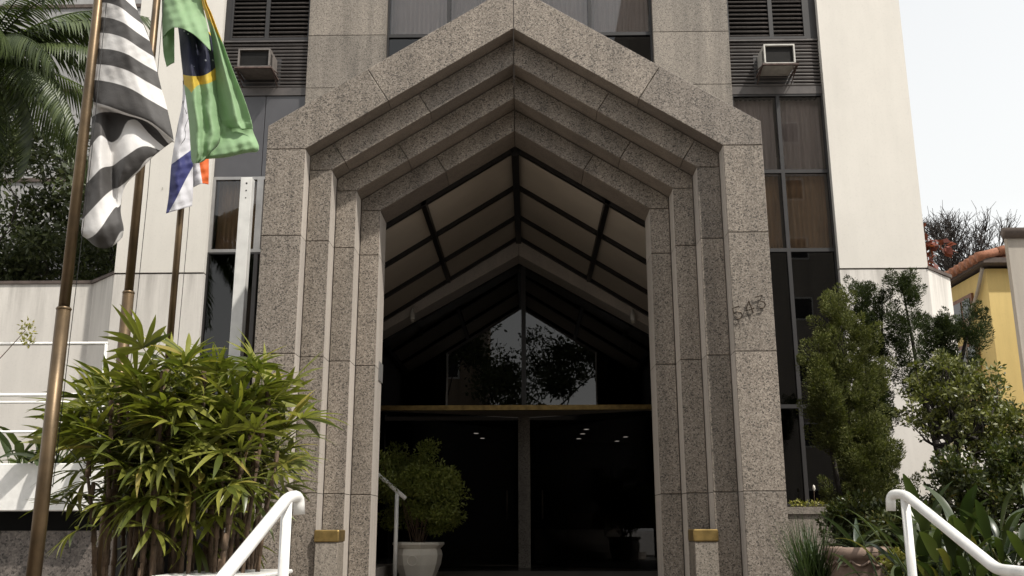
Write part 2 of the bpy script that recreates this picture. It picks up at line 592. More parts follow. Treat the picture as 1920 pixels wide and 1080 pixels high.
def quads(name, Q, mat, parent=None, kind=None):
    """many loose quads as one mesh (Q: N x 4 x 3)"""
    Q = np.asarray(Q, dtype=np.float32)
    N = len(Q)
    me = bpy.data.meshes.new(name)
    me.vertices.add(N * 4)
    me.loops.add(N * 4)
    me.polygons.add(N)
    me.vertices.foreach_set('co', Q.ravel())
    me.loops.foreach_set('vertex_index', np.arange(N * 4, dtype=np.int32))
    me.polygons.foreach_set('loop_start', np.arange(N, dtype=np.int32) * 4)
    me.polygons.foreach_set('loop_total', np.full(N, 4, dtype=np.int32))
    me.materials.append(M[mat])
    me.update(calc_edges=True)
    ob = put(name, me, parent)
    if kind:
        ob['kind'] = kind
    return ob


def unit(v):
    return v / (np.linalg.norm(v, axis=-1, keepdims=True) + 1e-9)


def cards(P, D, L, W):
    """diamond leaves: base at P, pointing along D"""
    N = len(P)
    D = unit(D)
    S = unit(np.cross(D, rng.normal(size=(N, 3))))
    L = np.asarray(L).reshape(-1, 1) * np.ones((N, 1))
    W = np.asarray(W).reshape(-1, 1) * np.ones((N, 1))
    nrm = np.cross(D, S)
    mid = P + D * L * 0.45 + nrm * L * 0.06
    return np.stack([P, mid + S * W * 0.5, P + D * L, mid - S * W * 0.5], axis=1)


def clump_leaves(centres, radii, n, L, W, up=0.35, out=0.8, flat=0.8):
    """leaves spread through each clump, denser near its surface"""
    QQ = []
    for c, r in zip(centres, radii):
        k = max(6, int(n * (0.7 + 0.6 * rng.random())))
        d = unit(rng.normal(size=(k, 3)))
        rad = r * rng.random((k, 1)) ** 0.45
        P = np.array(c) + d * rad * np.array([1, 1, flat])
        D = d * out + np.array([0, 0, up]) + rng.normal(size=(k, 3)) * 0.6
        QQ.append(cards(P, D, L * (0.6 + 0.7 * rng.random(k)), W * (0.6 + 0.7 * rng.random(k))))
    return np.concatenate(QQ)


def grow(start, d, length, rad, depth, spread=0.6, gravity=0.0, seg=4, wob=0.18, kids=(2, 4), shrink=0.68, rs=None):
    """recursive limbs; returns tube segments and twig tips"""
    rs = rs or random
    pts, p, d = [np.array(start, float)], np.array(start, float), unit(np.array(d, float))
    for i in range(seg):
        d = unit(d + np.array([rs.gauss(0, wob), rs.gauss(0, wob), rs.gauss(0, wob) + gravity]))
        p = p + d * length / seg
        pts.append(p)
    r1 = rad * 0.55 if depth > 0 else rad * 0.3
    segs = [(pts, list(np.linspace(rad, r1, len(pts))))]
    tips = []
    if depth == 0:
        tips = [(pts[-1], d), (pts[-2], d)]
    else:
        for k in range(rs.randint(*kids)):
            i = rs.randint(max(1, seg - 2), seg) if k else seg
            az = rs.uniform(0, 2 * math.pi)
            a = np.array([math.cos(az), math.sin(az), rs.uniform(-0.2, 0.7)])
            s2, t2 = grow(pts[i], unit(d + a * spread), length * shrink * rs.uniform(0.75, 1.15), r1 * 0.85, depth - 1, spread, gravity, seg, wob, kids, shrink, rs)
            segs += s2
            tips += t2
    return segs, tips


def at(px, py, Y):
    d = RIGHT * ((px - 960) / FPX) + UP * ((540 - py) / FPX) + FWD
    return CAM + d * (Y / d[1])


# ------------------------------------------------------------------ ground and street
FL = 0.86                                   # level of the porch and of the platform before it
def sheet(name, x0, x1, y0, y1, z, mat, depth=0.3):
    return tag(MB().box(x0, x1, y0, y1, z - depth, z).build(name, mat), kind='structure')

sheet('ground', -300, 300, -300, 300, -0.16, 'concrete', 0.5)
sheet('road', -120, 120, -10.5, -2.2, -0.12, 'asphalt', 0.02)
sheet('sidewalk', -120, 120, -2.2, 2.55, 0.0, 'concrete', 0.15)
sheet('far_sidewalk', -120, 120, -14.0, -10.5, 0.0, 'concrete', 0.15)
tag(MB().box(-120, 120, -2.32, -2.2, -0.15, 0.012).build('kerb', 'granite_grey'), kind='structure')
tag(MB().box(-120, 120, -10.5, -10.38, -0.15, 0.012).build('kerb', 'granite_grey'), kind='structure')
# platform: front edge runs a little askew, as the two handrails show
plat = MB()
V = [(-1.55, 5.02), (2.55, 6.05), (2.55, 17.2), (-3.4, 17.2), (-3.4, 5.02)]
plat.add([(x, y, -0.15) for x, y in V] + [(x, y, FL) for x, y in V],
         [(0, 1, 2, 3, 4)[::-1], (5, 6, 7, 8, 9)] + [(i, (i + 1) % 5, 5 + (i + 1) % 5, 5 + i) for i in range(5)])
tag(plat.build('porch_floor', 'porch_stone'), kind='structure')
steps = thing('entrance_steps', (0.5, 4.0, 0.0), 'flight of stone steps rising to the entrance platform', 'steps')
for i in range(4):
    zt = FL - 0.172 * (i + 1)
    ya, yb = 5.02 - 0.5 * (i + 1), 6.05 - 0.5 * (i + 1)
    V = [(-1.55, ya), (2.55, yb), (2.55, yb + 0.497), (-1.55, ya + 0.497)]
    b = MB().add([(x, y, 0.002) for x, y in V] + [(x, y, zt) for x, y in V],
                 [(3, 2, 1, 0), (4, 5, 6, 7), (0, 1, 5, 4), (1, 2, 6, 5), (2, 3, 7, 6), (3, 0, 4, 7)])
    b.build('step', 'granite_grey', steps)
bed = MB()
bed.box(2.56, 9.5, 2.6, 17.1, -0.1, 0.90)
tag(bed.build('garden_bed', 'soil'), kind='structure')
bed = MB()
bed.box(-4.9, -3.41, 2.6, 17.1, -0.1, 0.84)
bed.box(-3.405, -1.56, 2.6, 5.0, -0.1, 0.84)
tag(bed.build('planting_bed', 'soil'), kind='structure')

# ------------------------------------------------------------------ stone portal
XC = -0.17
Y = [11.0, 11.243, 11.546, 11.886, 12.42]
HW = [3.03, 2.545, 2.26, 2.0, 1.745]           # half widths: outer edge, then the inner edge of each band
CZ = [6.41, 6.10, 5.915, 5.749, 5.595]         # where each contour turns into the gable
SL = 0.627
portal = thing('stone_portal', (XC, 11.0, FL), 'stepped speckled granite portal with pointed gable framing the hotel entrance', 'portal')
G = 0.0035
JZ = [4.994, 3.559, 1.979, FL - 0.3]


def apex(k):
    return CZ[k] + SL * HW[k]


for k in range(1, 5):
    ho, hi = HW[k - 1], HW[k]
    if k > 1:
        ho -= 0.003
    co, ci = CZ[k - 1], CZ[k]
    ao, ai = co + SL * ho + (0 if k == 1 else 0.0), ci + SL * hi
    if k > 1:
        ao = apex(k - 1) - 0.004
        co = ao - SL * ho
    y0, y1 = Y[k - 1], (Y[k] + 0.06 if k < 4 else Y[4])
    for sx in (-1, 1):
        X = lambda h: XC + sx * h
        zt = ci
        for zb in JZ:                                                    # upright slabs
            poly = offset_poly([(X(hi), zb), (X(ho), zb), (X(ho), zt), (X(hi), zt)], G)
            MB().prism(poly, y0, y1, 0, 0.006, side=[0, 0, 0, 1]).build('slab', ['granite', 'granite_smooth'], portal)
            zt = zb
        # gable: corner slab, then raking slabs cut square to the rake
        nrm = np.array([SL, 1.0]) / math.hypot(SL, 1)                    # (inward sign handled by sx), points up and outwards
        drop = (ao - ai) / (1 + SL * SL)                                  # travel along the normal expressed in h
        cuts = {1: [1.55], 2: [1.05, 2.1], 3: [1.35], 4: [0.9]}[k]
        prev = None
        hs_ = sorted(cuts, reverse=True)
        def inner(h):
            return (X(h), ai - SL * h)
        def outer(h):
            hh = h + SL * (ao - ai) / (1 + SL * SL)
            return (X(hh), ao - SL * hh)
        hs_ = [h for h in hs_ if h + SL * (ao - ai) / (1 + SL * SL) < ho - 0.05]
        h0 = hs_[0] if hs_ else None
        if h0 is not None:
            poly = [(X(hi), ci), (X(ho), ci), (X(ho), co), outer(h0), inner(h0)]
            MB().prism(offset_poly(poly, G), y0, y1, 0, 0.006, side=[0, 0, 0, 0, 1]).build('slab', ['granite', 'granite_soffit_shaded'], portal)
            for a, b2 in zip(hs_, hs_[1:] + [None]):
                if b2 is None:
                    poly = [inner(a), outer(a), (XC, ao), (XC, ai)]
                else:
                    poly = [inner(a), outer(a), outer(b2), inner(b2)]
                MB().prism(offset_poly(poly, G), y0, y1, 0, 0.006, side=[0, 0, 0, 1]).build('slab', ['granite', 'granite_soffit_shaded'], portal)
# solid core behind the slabs
core = MB()
for sx in (-1, 1):
    core.prism([(XC + sx * 1.80, FL - 0.3), (XC + sx * 2.98, FL - 0.3), (XC + sx * 2.98, 6.38), (XC, 8.22), (XC, apex(4) + 0.12), (XC + sx * 1.80, CZ[4] + 0.09)], 11.95, 12.40)
core.build('core', 'core', portal)
# street number in bent rods, on the right upright
digits = {
    '5': [[(0.075, 0.135), (0.0, 0.135), (-0.005, 0.075), (0.035, 0.085), (0.07, 0.065), (0.075, 0.03), (0.045, 0.0), (0.0, 0.01)]],
    '4': [[(0.055, 0.0), (0.055, 0.145)], [(0.055, 0.145), (-0.015, 0.05), (0.085, 0.05)]],
    '3': [[(0.0, 0.14), (0.075, 0.14), (0.03, 0.085), (0.07, 0.065), (0.075, 0.03), (0.045, 0.0), (0.0, 0.01)]],
}
num = MB()
for ch, cx, cz in (('5', 2.415, 3.925), ('4', 2.555, 3.985), ('3', 2.69, 4.05)):
    for pl in digits[ch]:
        ca, sa = math.cos(0.3), math.sin(0.3)
        num.tube([(cx + (x * ca - z * sa) * 1.05, 10.968, cz + (x * sa + z * ca) * 1.05) for x, z in pl], 0.009, 6)
num.build('house_number', 'bronze', portal)
pl = MB().box(XC - HW[4], XC - HW[4] + 0.008, 12.15, 12.45, 3.42, 3.66)
pl.build('plaque', 'alu', portal)

# low granite posts with brass caps standing in the second reveal
for sx, x0, x1, lab in ((-1, -2.43, -2.15, 'low granite post with brass cap at the left jamb of the portal'),
                        (1, 1.83, 2.11, 'low granite post with brass cap at the right jamb of the portal')):
    po = thing('granite_post', ((x0 + x1) / 2, 11.35, FL), lab, 'post', 'brass capped posts at the portal')
    MB().bbox(x0 + 0.01, x1 - 0.01, 11.17, 11.535, FL - 0.02, 1.435, 0.008).build('shaft', 'granite_grey', po)
    MB().bbox(x0, x1, 11.155, 11.54, 1.437, 1.57, 0.012).build('brass_cap', 'brass', po)

# ------------------------------------------------------------------ porch canopy
YB = 17.10
canopy = thing('porch_canopy', (XC, 15.0, FL), 'pitched canopy with frosted panels in dark bars behind the portal', 'canopy')
zr = 6.70
ys = [12.47, 13.96, 15.42, 16.66]
hx = [0.0, 1.25, 2.62]


def rake(h, dz=0.0):
    return zr - SL * h + dz


for sx in (-1, 1):
    for i in range(3):
        for j in range(2):
            a, b2 = hx[j] + 0.02, hx[j + 1] - 0.02
            ya, yb = ys[i] + 0.02, ys[i + 1] - 0.02
            V = [(XC + sx * h, yy, rake(h, dz)) for dz in (0.0, 0.02) for h in (a, b2) for yy in (ya, yb)]
            MB().add(V, [(0, 1, 3, 2), (4, 6, 7, 5), (0, 2, 6, 4), (1, 5, 7, 3), (0, 4, 5, 1), (2, 3, 7, 6)]).build('panel', 'panel_ceiling', canopy)
    for yy in ys:
        V = [(XC + sx * h, yy + e, rake(h, dz)) for dz in (-0.07, 0.05) for h in (0.03, 2.7) for e in (-0.04, 0.04)]
        MB().add(V, [(0, 1, 3, 2), (4, 6, 7, 5), (0, 2, 6, 4), (1, 5, 7, 3), (0, 4, 5, 1), (2, 3, 7, 6)]).build('rafter', 'bar_black', canopy)
    for h in hx[1:]:
        V = [(XC + sx * (h + e), yy, rake(h, dz)) for dz in (-0.075, 0.055) for e in (-0.035, 0.035) for yy in (12.43, 16.69)]
        MB().add(V, [(0, 1, 3, 2), (4, 6, 7, 5), (0, 2, 6, 4), (1, 5, 7, 3), (0, 4, 5, 1), (2, 3, 7, 6)]).build('purlin', 'bar_black', canopy)
MB().box(XC - 0.05, XC + 0.05, 12.43, 16.69, zr - 0.14, zr + 0.06).build('ridge_beam', 'bar_black', canopy)
for sx in (-1, 1):                                      # outer roof skin
    V = [(XC + sx * h, yy, rake(h, dz)) for dz in (0.07, 0.13) for h in (0.0, 2.72) for yy in (12.43, 16.69)]
    MB().add(V, [(0, 1, 3, 2), (4, 6, 7, 5), (0, 2, 6, 4), (1, 5, 7, 3), (0, 4, 5, 1), (2, 3, 7, 6)]).build('roof_sheet', 'dark_metal', canopy)
# raking stone beam at the back of the porch
for sx in (-1, 1):
    z0 = 6.345
    poly = [(XC + 0.04, z0), (XC + sx * 2.75, z0 - 0.575 * 2.75), (XC + sx * 2.75, z0 + 0.27 - 0.575 * 2.75), (XC + 0.04, z0 + 0.30)]
    poly = [(XC, z0), (XC + sx * 2.75, z0 - 0.575 * 2.75), (XC + sx * 2.75, z0 + 0.30 - 0.575 * 2.75), (XC, z0 + 0.30)]
    MB().prism(offset_poly(poly, 0.002), 16.70, 17.25, 0, 0.006).build('stone_beam', 'granite_smooth', canopy)
# unseen porch side walls; left one closed to block daylight on the doors
for sx, segs in ((-1, [(12.43, 17.2, FL + 0.7, 5.2)]), (1, [(12.43, 17.2, FL, 5.2)])):
    sw = MB()
    for a, b2, z0, z1 in segs:
        xa = XC + sx * 2.72
        sw.box(min(xa, xa + sx * 0.2), max(xa, xa + sx * 0.2), a, b2, z0, z1)
    sw.build('unseen_side_wall', 'granite_dark', canopy)

for x, z, lab in ((-2.05, 5.25, 'small white spotlight on the left rake of the porch beam'), (1.83, 5.20, 'small white spotlight on the right rake of the porch beam')):
    s_ = thing('spotlight', (x, 16.66, z), lab, 'spotlight', 'porch spotlights')
    MB().tube([(x, 16.70, z + 0.12), (x, 16.64, z + 0.10), (x, 16.62, z + 0.06)], 0.018, 8).build('bracket', 'white_metal', s_)
    MB().tube([(x, 16.62, z + 0.075), (x, 16.615, z + 0.02), (x + 0.005, 16.60, z - 0.06), (x + 0.008, 16.595, z - 0.10)], [0.025, 0.04, 0.048, 0.04], 12).build('lamp_head', 'white_metal', s_, True)
    MB().tube([(x + 0.008, 16.595, z - 0.10), (x + 0.012, 16.585, z - 0.14)], [0.036, 0.03], 12).build('bulb', 'pot_white', s_, True)

# ------------------------------------------------------------------ hotel building
F = 17.26
ZT = 24.0
hotel = thing('hotel_building', (XC, F, 0.0), 'hotel facade of granite pilasters, dark glazing bays and pale rendered walls', 'building')


def hb(name, mat, *boxes):
    b = MB()
    for q in boxes:
        b.box(*q)
    return b.build(name, mat, hotel)


# pale walls left and right with a joint at first floor, and the chamfered low wings
ZJ = 6.20
for sx, xa, xb in ((-1, -7.73, -6.05), (1, 5.745, 7.36)):
    hb('wall', 'white_wall', (xa, xb, F, F + 6, ZJ + 0.02, ZT))
    hb('lower_wall', 'white_wall2', (xa + (0.0 if sx < 0 else 0.0), xb, F + 0.015, F + 6, -0.1, ZJ - 0.005))
    xo = xa if sx < 0 else xb
    yo = F + 0.015
    V = []
    pts = [(xo, yo), (xo + sx * 0.70, yo + 0.70), (xo + sx * 7.0, yo + 0.70), (xo + sx * 7.0, yo + 1.2), (xo, yo + 1.2)]
    if sx > 0:
        pts = [(xo, yo), (xo + 0.70, yo + 0.70), (xo + 0.70, yo + 5.2), (xo, yo + 5.2)]
    n = len(pts)
    V = [(x, y, -0.1) for x, y in pts] + [(x, y, ZJ - 0.006) for x, y in pts]
    FF = [tuple(range(n)), tuple(range(2 * n - 1, n - 1, -1))] + [(i, n + i, n + (i + 1) % n, (i + 1) % n) for i in range(n)]
    MB().add(V, FF).build('wing_wall', 'white_wall2', hotel)
    ce = [(x + (0.03 * sx if i in (1, 2) else 0), y - 0.03) for i, (x, y) in enumerate(pts)]
    V = [(x, y, ZJ - 0.004) for x, y in ce] + [(x, y, ZJ + 0.055) for x, y in ce]
    MB().add(V, FF).build('coping', 'coping', hotel)
# granite pilasters of stacked slabs
for xa, xb in ((-4.33, -2.78), (2.485, 3.975)):
    zz = [1.0, 3.55, 6.2, 8.2, 9.93, 11.06, 12.8, 14.5, 16.2, 18.0, 20.0, 22.0, 24.0]
    for a, b2 in zip(zz, zz[1:]):
        MB().prism(offset_poly([(xa, a), (xb, a), (xb, b2), (xa, b2)], 0.004), F, F + 0.3, 0, 0.005).build('pilaster_slab', 'granite_grey', hotel)
    hb('pilaster_core', 'core', (xa + 0.02, xb - 0.02, F + 0.05, F + 1.5, 0, ZT))
# wall behind everything (dark rooms)
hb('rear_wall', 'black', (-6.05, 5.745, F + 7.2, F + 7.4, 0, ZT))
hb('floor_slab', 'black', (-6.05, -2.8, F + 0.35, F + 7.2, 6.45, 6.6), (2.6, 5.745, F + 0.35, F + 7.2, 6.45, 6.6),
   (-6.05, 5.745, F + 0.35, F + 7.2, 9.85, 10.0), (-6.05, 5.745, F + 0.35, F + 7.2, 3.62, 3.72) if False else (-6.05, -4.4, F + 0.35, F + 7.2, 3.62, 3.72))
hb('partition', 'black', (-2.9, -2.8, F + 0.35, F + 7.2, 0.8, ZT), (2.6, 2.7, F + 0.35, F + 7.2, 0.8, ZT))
hb('roof_slab', 'grey_wall', (-7.73, 7.36, F + 0.1, F + 7.4, ZT, ZT + 0.3))


def pane(parent, x0, x1, z0, z1, y, mat):
    return MB().box(x0, x1, y, y + 0.008, z0, z1).build('pane', mat, parent)


def frame_bars(parent, x0, x1, z0, z1, y, wd=0.035, dp=0.07, mat='dark_metal'):
    b = MB()
    b.box(x0, x0 + wd, y - dp / 2, y + dp / 2, z0, z1)
    b.box(x1 - wd, x1, y - dp / 2, y + dp / 2, z0, z1)
    b.box(x0 + wd, x1 - wd, y - dp / 2, y + dp / 2, z0, z0 + wd)
    b.box(x0 + wd, x1 - wd, y - dp / 2, y + dp / 2, z1 - wd, z1)
    return b.build('frame', mat, parent)


def pleats(parent, x0, x1, z0, z1, y, mat, step=0.09, amp=0.03, name='curtain', rs=0.02):
    n = int((x1 - x0) / (step / 4))
    V, FF = [], []
    for i in range(n + 1):
        x = x0 + (x1 - x0) * i / n
        yy = y + amp * math.sin(i * math.pi / 2 + random.uniform(-0.5, 0.5)) + random.uniform(-rs, rs) * 0.4
        V += [(x, yy, z0), (x + random.uniform(-0.004, 0.004), yy, z1)]
    for i in range(n):
        FF.append((2 * i, 2 * i + 2, 2 * i + 3, 2 * i + 1))
    return put(name, tomesh(name, V, FF, mat, smooth=True), parent)


def winobj(name='window'):
    """a part of the hotel that carries its own pieces: the frame mesh is the part"""
    return name


def window(x0, x1, z0, z1, y, glassmat, curtain=None, framemat='dark_metal', wd=0.035, gap=None):
    b = MB()
    dp = 0.08
    b.box(x0, x0 + wd, y - dp / 2, y + dp / 2, z0, z1)
    b.box(x1 - wd, x1, y - dp / 2, y + dp / 2, z0, z1)
    b.box(x0 + wd, x1 - wd, y - dp / 2, y + dp / 2, z0, z0 + wd)
    b.box(x0 + wd, x1 - wd, y - dp / 2, y + dp / 2, z1 - wd, z1)
    fr = b.build('window', framemat, hotel)
    pane(fr, x0 + wd, x1 - wd, z0 + wd, z1 - wd, y, glassmat)
    if curtain:
        a, c = (x0 + wd, x1 - wd) if gap is None else gap
        pleats(fr, a, c, z0 + 0.01, z1 - 0.01, y + 0.22, curtain, name='curtain' if curtain == 'curtain' else 'blind')
    return fr


YG = F + 0.16
# centre windows above the portal
for a, b2 in ((-2.78, -1.56), (-1.56, -0.15), (-0.15, 1.26), (1.26, 2.485)):
    window(a, b2, 11.10, 13.3, YG, 'glass_win', 'curtain')
    window(a, b2, 9.4, 11.10, YG, 'glass_dark')
for a, b2 in ((-2.78, -0.15), (-0.15, 2.485)):
    hb('spandrel', 'panel_metal', (a, b2, YG - 0.03, YG + 0.05, 13.31, ZT))
    hb('spandrel', 'panel_metal', (a, b2, YG - 0.03, YG + 0.05, 6.95, 9.39))
# right bay
xr = [3.975, 4.87, 5.745]
zr_ = [(8.17, 9.76), (6.61, 8.17), (3.69, 6.61), (1.95, 3.69)]
for j in range(2):
    for i, (a, b2) in enumerate(zr_):
        window(xr[j], xr[j + 1], a, b2, YG, 'glass_win' if i < 2 else 'glass_dark', 'curtain' if i == 0 else ('blind' if i == 1 else None))
# left bay
xl = [-6.05, -5.13, -4.33]
for j in range(2):
    hb('spandrel', 'panel_metal', (xl[j] + 0.006, xl[j + 1] - 0.006, YG - 0.02, YG + 0.05, 8.16, 9.83))
    window(xl[j], xl[j + 1], 6.64, 8.15, YG, 'glass_win', 'blind', 'alu', 0.06)
    window(xl[j], xl[j + 1], 3.69, 6.64, YG, 'glass_dark')
    window(xl[j], xl[j + 1], 1.4, 3.69, YG, 'glass_dark')
# louvres and ribbed aprons
slat_me = MB().prism([(-0.5, -0.012), (0.5, -0.012), (0.5, 0.012), (-0.5, 0.012)], -0.045, 0.045).mesh('slat', 'louver_metal')
rib_me = MB().prism([(-0.5, -0.022), (0.5, -0.022), (0.5, 0.022), (-0.5, 0.022)], -0.03, 0.03, 0, 0.008).mesh('rib', 'louver_metal')


def slat(name, me, parent, x0, x1, y, z, tilt):
    ob = bpy.data.objects.new(name, me)
    COL.objects.link(ob)
    ob.parent = parent
    ob.location = ((x0 + x1) / 2, y, z)
    ob.scale = (x1 - x0, 1, 1)
    ob.rotation_euler = (tilt, 0, 0)
    return ob


def louvre(x0, x1, z0, z1, pitch=0.093):
    b = MB()
    for q in ((x0, x0 + 0.04, z0, z1), (x1 - 0.04, x1, z0, z1), (x0 + 0.04, x1 - 0.04, z0, z0 + 0.05), (x0 + 0.04, x1 - 0.04, z1 - 0.05, z1)):
        b.box(q[0], q[1], YG - 0.06, YG + 0.05, q[2], q[3])
    b.box(x0 + 0.02, x1 - 0.02, YG + 0.055, YG + 0.07, z0, z1, 1)
    fr = b.build('louvre_panel', ['dark_metal', 'black'], hotel)
    k = int((z1 - z0 - 0.12) / pitch)
    for i in range(k):
        slat('slat', slat_me, fr, x0 + 0.04, x1 - 0.04, YG - 0.01, z0 + 0.10 + i * pitch, R(38))


def apron(x0, x1, z0, z1, n):
    b = MB().box(x0, x1, YG + 0.02, YG + 0.06, z0, z1)
    b.box(x0, x1, YG - 0.05, YG + 0.02, z0 - 0.165, z0 - 0.005, 1)
    b.box(x0, x1, YG - 0.06, YG + 0.02, z1 - 0.035, z1 - 0.002, 1)
    fr = b.build('apron_panel', ['black', 'louver_metal'], hotel)
    for i in range(n):
        slat('rib', rib_me, fr, x0, x1, YG - 0.005, z0 + 0.04 + i * (z1 - z0 - 0.08) / (n - 0.5), R(18))


for x0, x1 in ((3.975, 4.84), (4.84, 5.52)):
    louvre(x0, x1, 10.94, 12.6)
hb('side_strip', 'dark_metal', (5.52, 5.745, YG - 0.04, YG + 0.05, 10.94, 12.6))
apron(3.975, 5.745, 9.93, 10.935, 13)
for x0, x1 in ((-5.92, -5.19), (-5.19, -4.33)):
    louvre(x0, x1, 11.03, 12.6)
hb('side_strip', 'dark_metal', (-6.05, -5.92, YG - 0.04, YG + 0.05, 11.03, 12.6))
apron(-6.05, -4.33, 10.00, 11.025, 13)
for x0, x1 in ((-6.05, -4.33), (3.975, 5.745)):
    hb('upper_spandrel', 'panel_metal', (x0, x1, YG - 0.03, YG + 0.05, 12.61, ZT))

# entrance: brass transom, raking glass over it, doors folded back in a V
hb('brass_transom', 'brass', (-2.9, 2.55, 17.12, 17.2, 3.615, 3.70))
V = [(-2.9, 17.2), (2.55, 17.2), (2.55, 17.32), (-0.1, 18.62), (-2.9, 17.32)]
n = 5
so_ = MB().add([(x, y, 3.64) for x, y in V] + [(x, y, 3.69) for x, y in V], [tuple(range(n))[::-1], tuple(range(n, 2 * n))] + [(i, (i + 1) % n, n + (i + 1) % n, n + i) for i in range(n)])
so_.build('transom_soffit', 'panel_ceiling', hotel)
up = MB().prism([(-2.9, 3.71), (2.55, 3.71), (2.55, 4.74), (XC, 6.36), (-2.9, 4.74)], 17.29, 17.30)
up.build('fanlight_glass', 'glass_dark', hotel)
hb('fanlight_mullion', 'bar_black', (-0.13, -0.05, 17.27, 17.33, 3.71, 6.3))
for xa, ya, xb, yb in ((-2.9, 17.32, -0.2, 18.6), (0.0, 18.6, 2.55, 17.32)):
    V = [(xa, ya), (xb, yb), (xb, yb + 0.012), (xa, ya + 0.012)]
    MB().add([(x, y, FL + 0.02) for x, y in V] + [(x, y, 3.635) for x, y in V],
             [(3, 2, 1, 0), (4, 5, 6, 7), (0, 1, 5, 4), (1, 2, 6, 5), (2, 3, 7, 6), (3, 0, 4, 7)]).build('door_glass', 'glass_door', hotel)
for xs, yy in ((-0.42, 18.42), (0.24, 18.40)):
    MB().tube([(xs, yy, 1.75), (xs, yy - 0.05, 1.75), (xs, yy - 0.05, 2.25), (xs, yy, 2.25)], 0.014, 8).build('door_handle', 'bronze', hotel, True)
hb('door_post', 'granite_grey', (-0.21, 0.015, 18.5, 18.68, FL, 3.64))
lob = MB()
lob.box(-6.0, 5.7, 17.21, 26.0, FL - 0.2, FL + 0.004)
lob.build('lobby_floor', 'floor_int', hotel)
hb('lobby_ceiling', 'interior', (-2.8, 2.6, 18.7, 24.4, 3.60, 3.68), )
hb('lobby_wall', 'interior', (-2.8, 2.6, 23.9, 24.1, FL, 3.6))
for i, (x, y, z) in enumerate(((-1.16, 21.2, 3.6), (-1.08, 22.4, 3.6), (1.2, 20.4, 3.6), (1.18, 21.4, 3.6), (1.15, 22.6, 3.6), (2.2, 22.2, 3.6), (2.1, 23.3, 3.6))):
    d = thing('downlight', (x, y, z), ('nearer downlight behind the left door pane', 'farther downlight behind the left door pane', 'nearest downlight just right of the door post', 'second downlight right of the door post',
               'farthest downlight right of the door post', 'nearer downlight towards the right jamb', 'farther downlight towards the right jamb')[i], 'downlight', 'lobby downlights')
    MB().lathe([(0.0, 0.0), (0.06, 0.0), (0.075, -0.008), (0.08, 0.0)], (x, y, z - 0.004), 16).build('trim', 'alu', d)
    MB().lathe([(0.0, -0.012), (0.055, -0.012)], (x, y, z - 0.004), 16).build('lens', 'glow', d)
hb('desk', 'wood', (0.9, 2.3, 22.9, 23.5, FL + 0.005, FL + 1.05))
# window ledge planter under the right bay
hb('ledge', 'granite_grey', (3.98, 5.74, F - 0.42, F + 0.1, 1.80, 1.92))
hb('ledge_wall', 'granite_grey', (4.0, 5.72, F - 0.38, F + 0.1, 0.8, 1.80))

# ------------------------------------------------------------------ window air conditioners
def aircon(x0, x1, z0, z1, casing, label, light):
    a = thing('air_conditioner', ((x0 + x1) / 2, 17.3, z0), label, 'air conditioner', 'window air conditioners')
    y0, y1 = 16.86, YG - 0.035
    b = MB()
    t_ = 0.028
    b.box(x0, x1, y0, y1, z1 - t_, z1)
    b.box(x0, x0 + t_, y0, y1, z0 + t_, z1 - t_)
    b.box(x1 - t_, x1, y0, y1, z0 + t_, z1 - t_)
    b.box(x0, x1, y0 + 0.004, y1, z0, z0 + t_)
    b.box(x0 + t_, x1 - t_, y0 + 0.07, y0 + 0.09, z0 + t_, z1 - t_, 1)
    b.build('casing', [casing, 'fin'], a)
    g = MB()
    k = 16
    for i in range(k):
        z = z0 + 0.045 + i * (z1 - z0 - 0.09) / (k - 1)
        g.box(x0 + t_, x1 - t_, y0 + 0.05, y0 + 0.066, z - 0.004, z + 0.004)
    g.build('grille', 'fin', a)
    v = MB()
    for i in range(7):
        z = z0 + 0.08 + i * 0.035
        for xs in (x0 - 0.004, x1 - 0.002):
            v.box(xs, xs + 0.006, y0 + 0.05, y0 + 0.16, z, z + 0.016)
    v.build('side_vent', 'fin', a)
    br = MB()
    br.box(x0 - 0.05, x1 + 0.05, y0 - 0.03, y0 + 0.02, z0 - 0.035, z0 - 0.004)
    br.box(x0 - 0.05, x0 - 0.02, y0 + 0.02, y1, z0 - 0.035, z0 - 0.004)
    br.box(x1 + 0.02, x1 + 0.05, y0 + 0.02, y1, z0 - 0.035, z0 - 0.004)
    for xs in (x0 - 0.035, x1 + 0.035):
        br.tube([(xs, y0 + 0.05, z0 - 0.02), (xs, y1 - 0.01, z0 - 0.17)], 0.011, 6)
        br.tube([(xs, y0 + 0.02, z0 - 0.02), (xs, y1 - 0.02, z0 + 0.10)], 0.012, 6)
    br.build('bracket', 'rust', a)
    sp = MB().box(x0 - 0.08, x1 + 0.08, YG - 0.033, YG - 0.026, z0 - 0.16, z1 + 0.04)
    sp.build('surround', 'dark_metal', a)


aircon(-5.57, -4.95, 10.19, 10.58, 'ac_dark', 'weathered grey window air conditioner on a rusty shelf, by the flags', False)
aircon(4.53, 5.12, 10.15, 10.56, 'ac_light', 'pale window air conditioner in the right louvred bay', True)

# ------------------------------------------------------------------ handrails
def rail(name, paths, posts, r, label, group=None):
    base = posts[0][0]
    h = thing(name, base, label, 'handrail', group)
    for pth in paths:
        MB().tube(pth, r, 14).build('rail', 'white_paint', h, True)
    for a, b2 in posts:
        MB().tube([a, b2], r * 0.93, 14).build('post', 'white_paint', h, True)
    return h


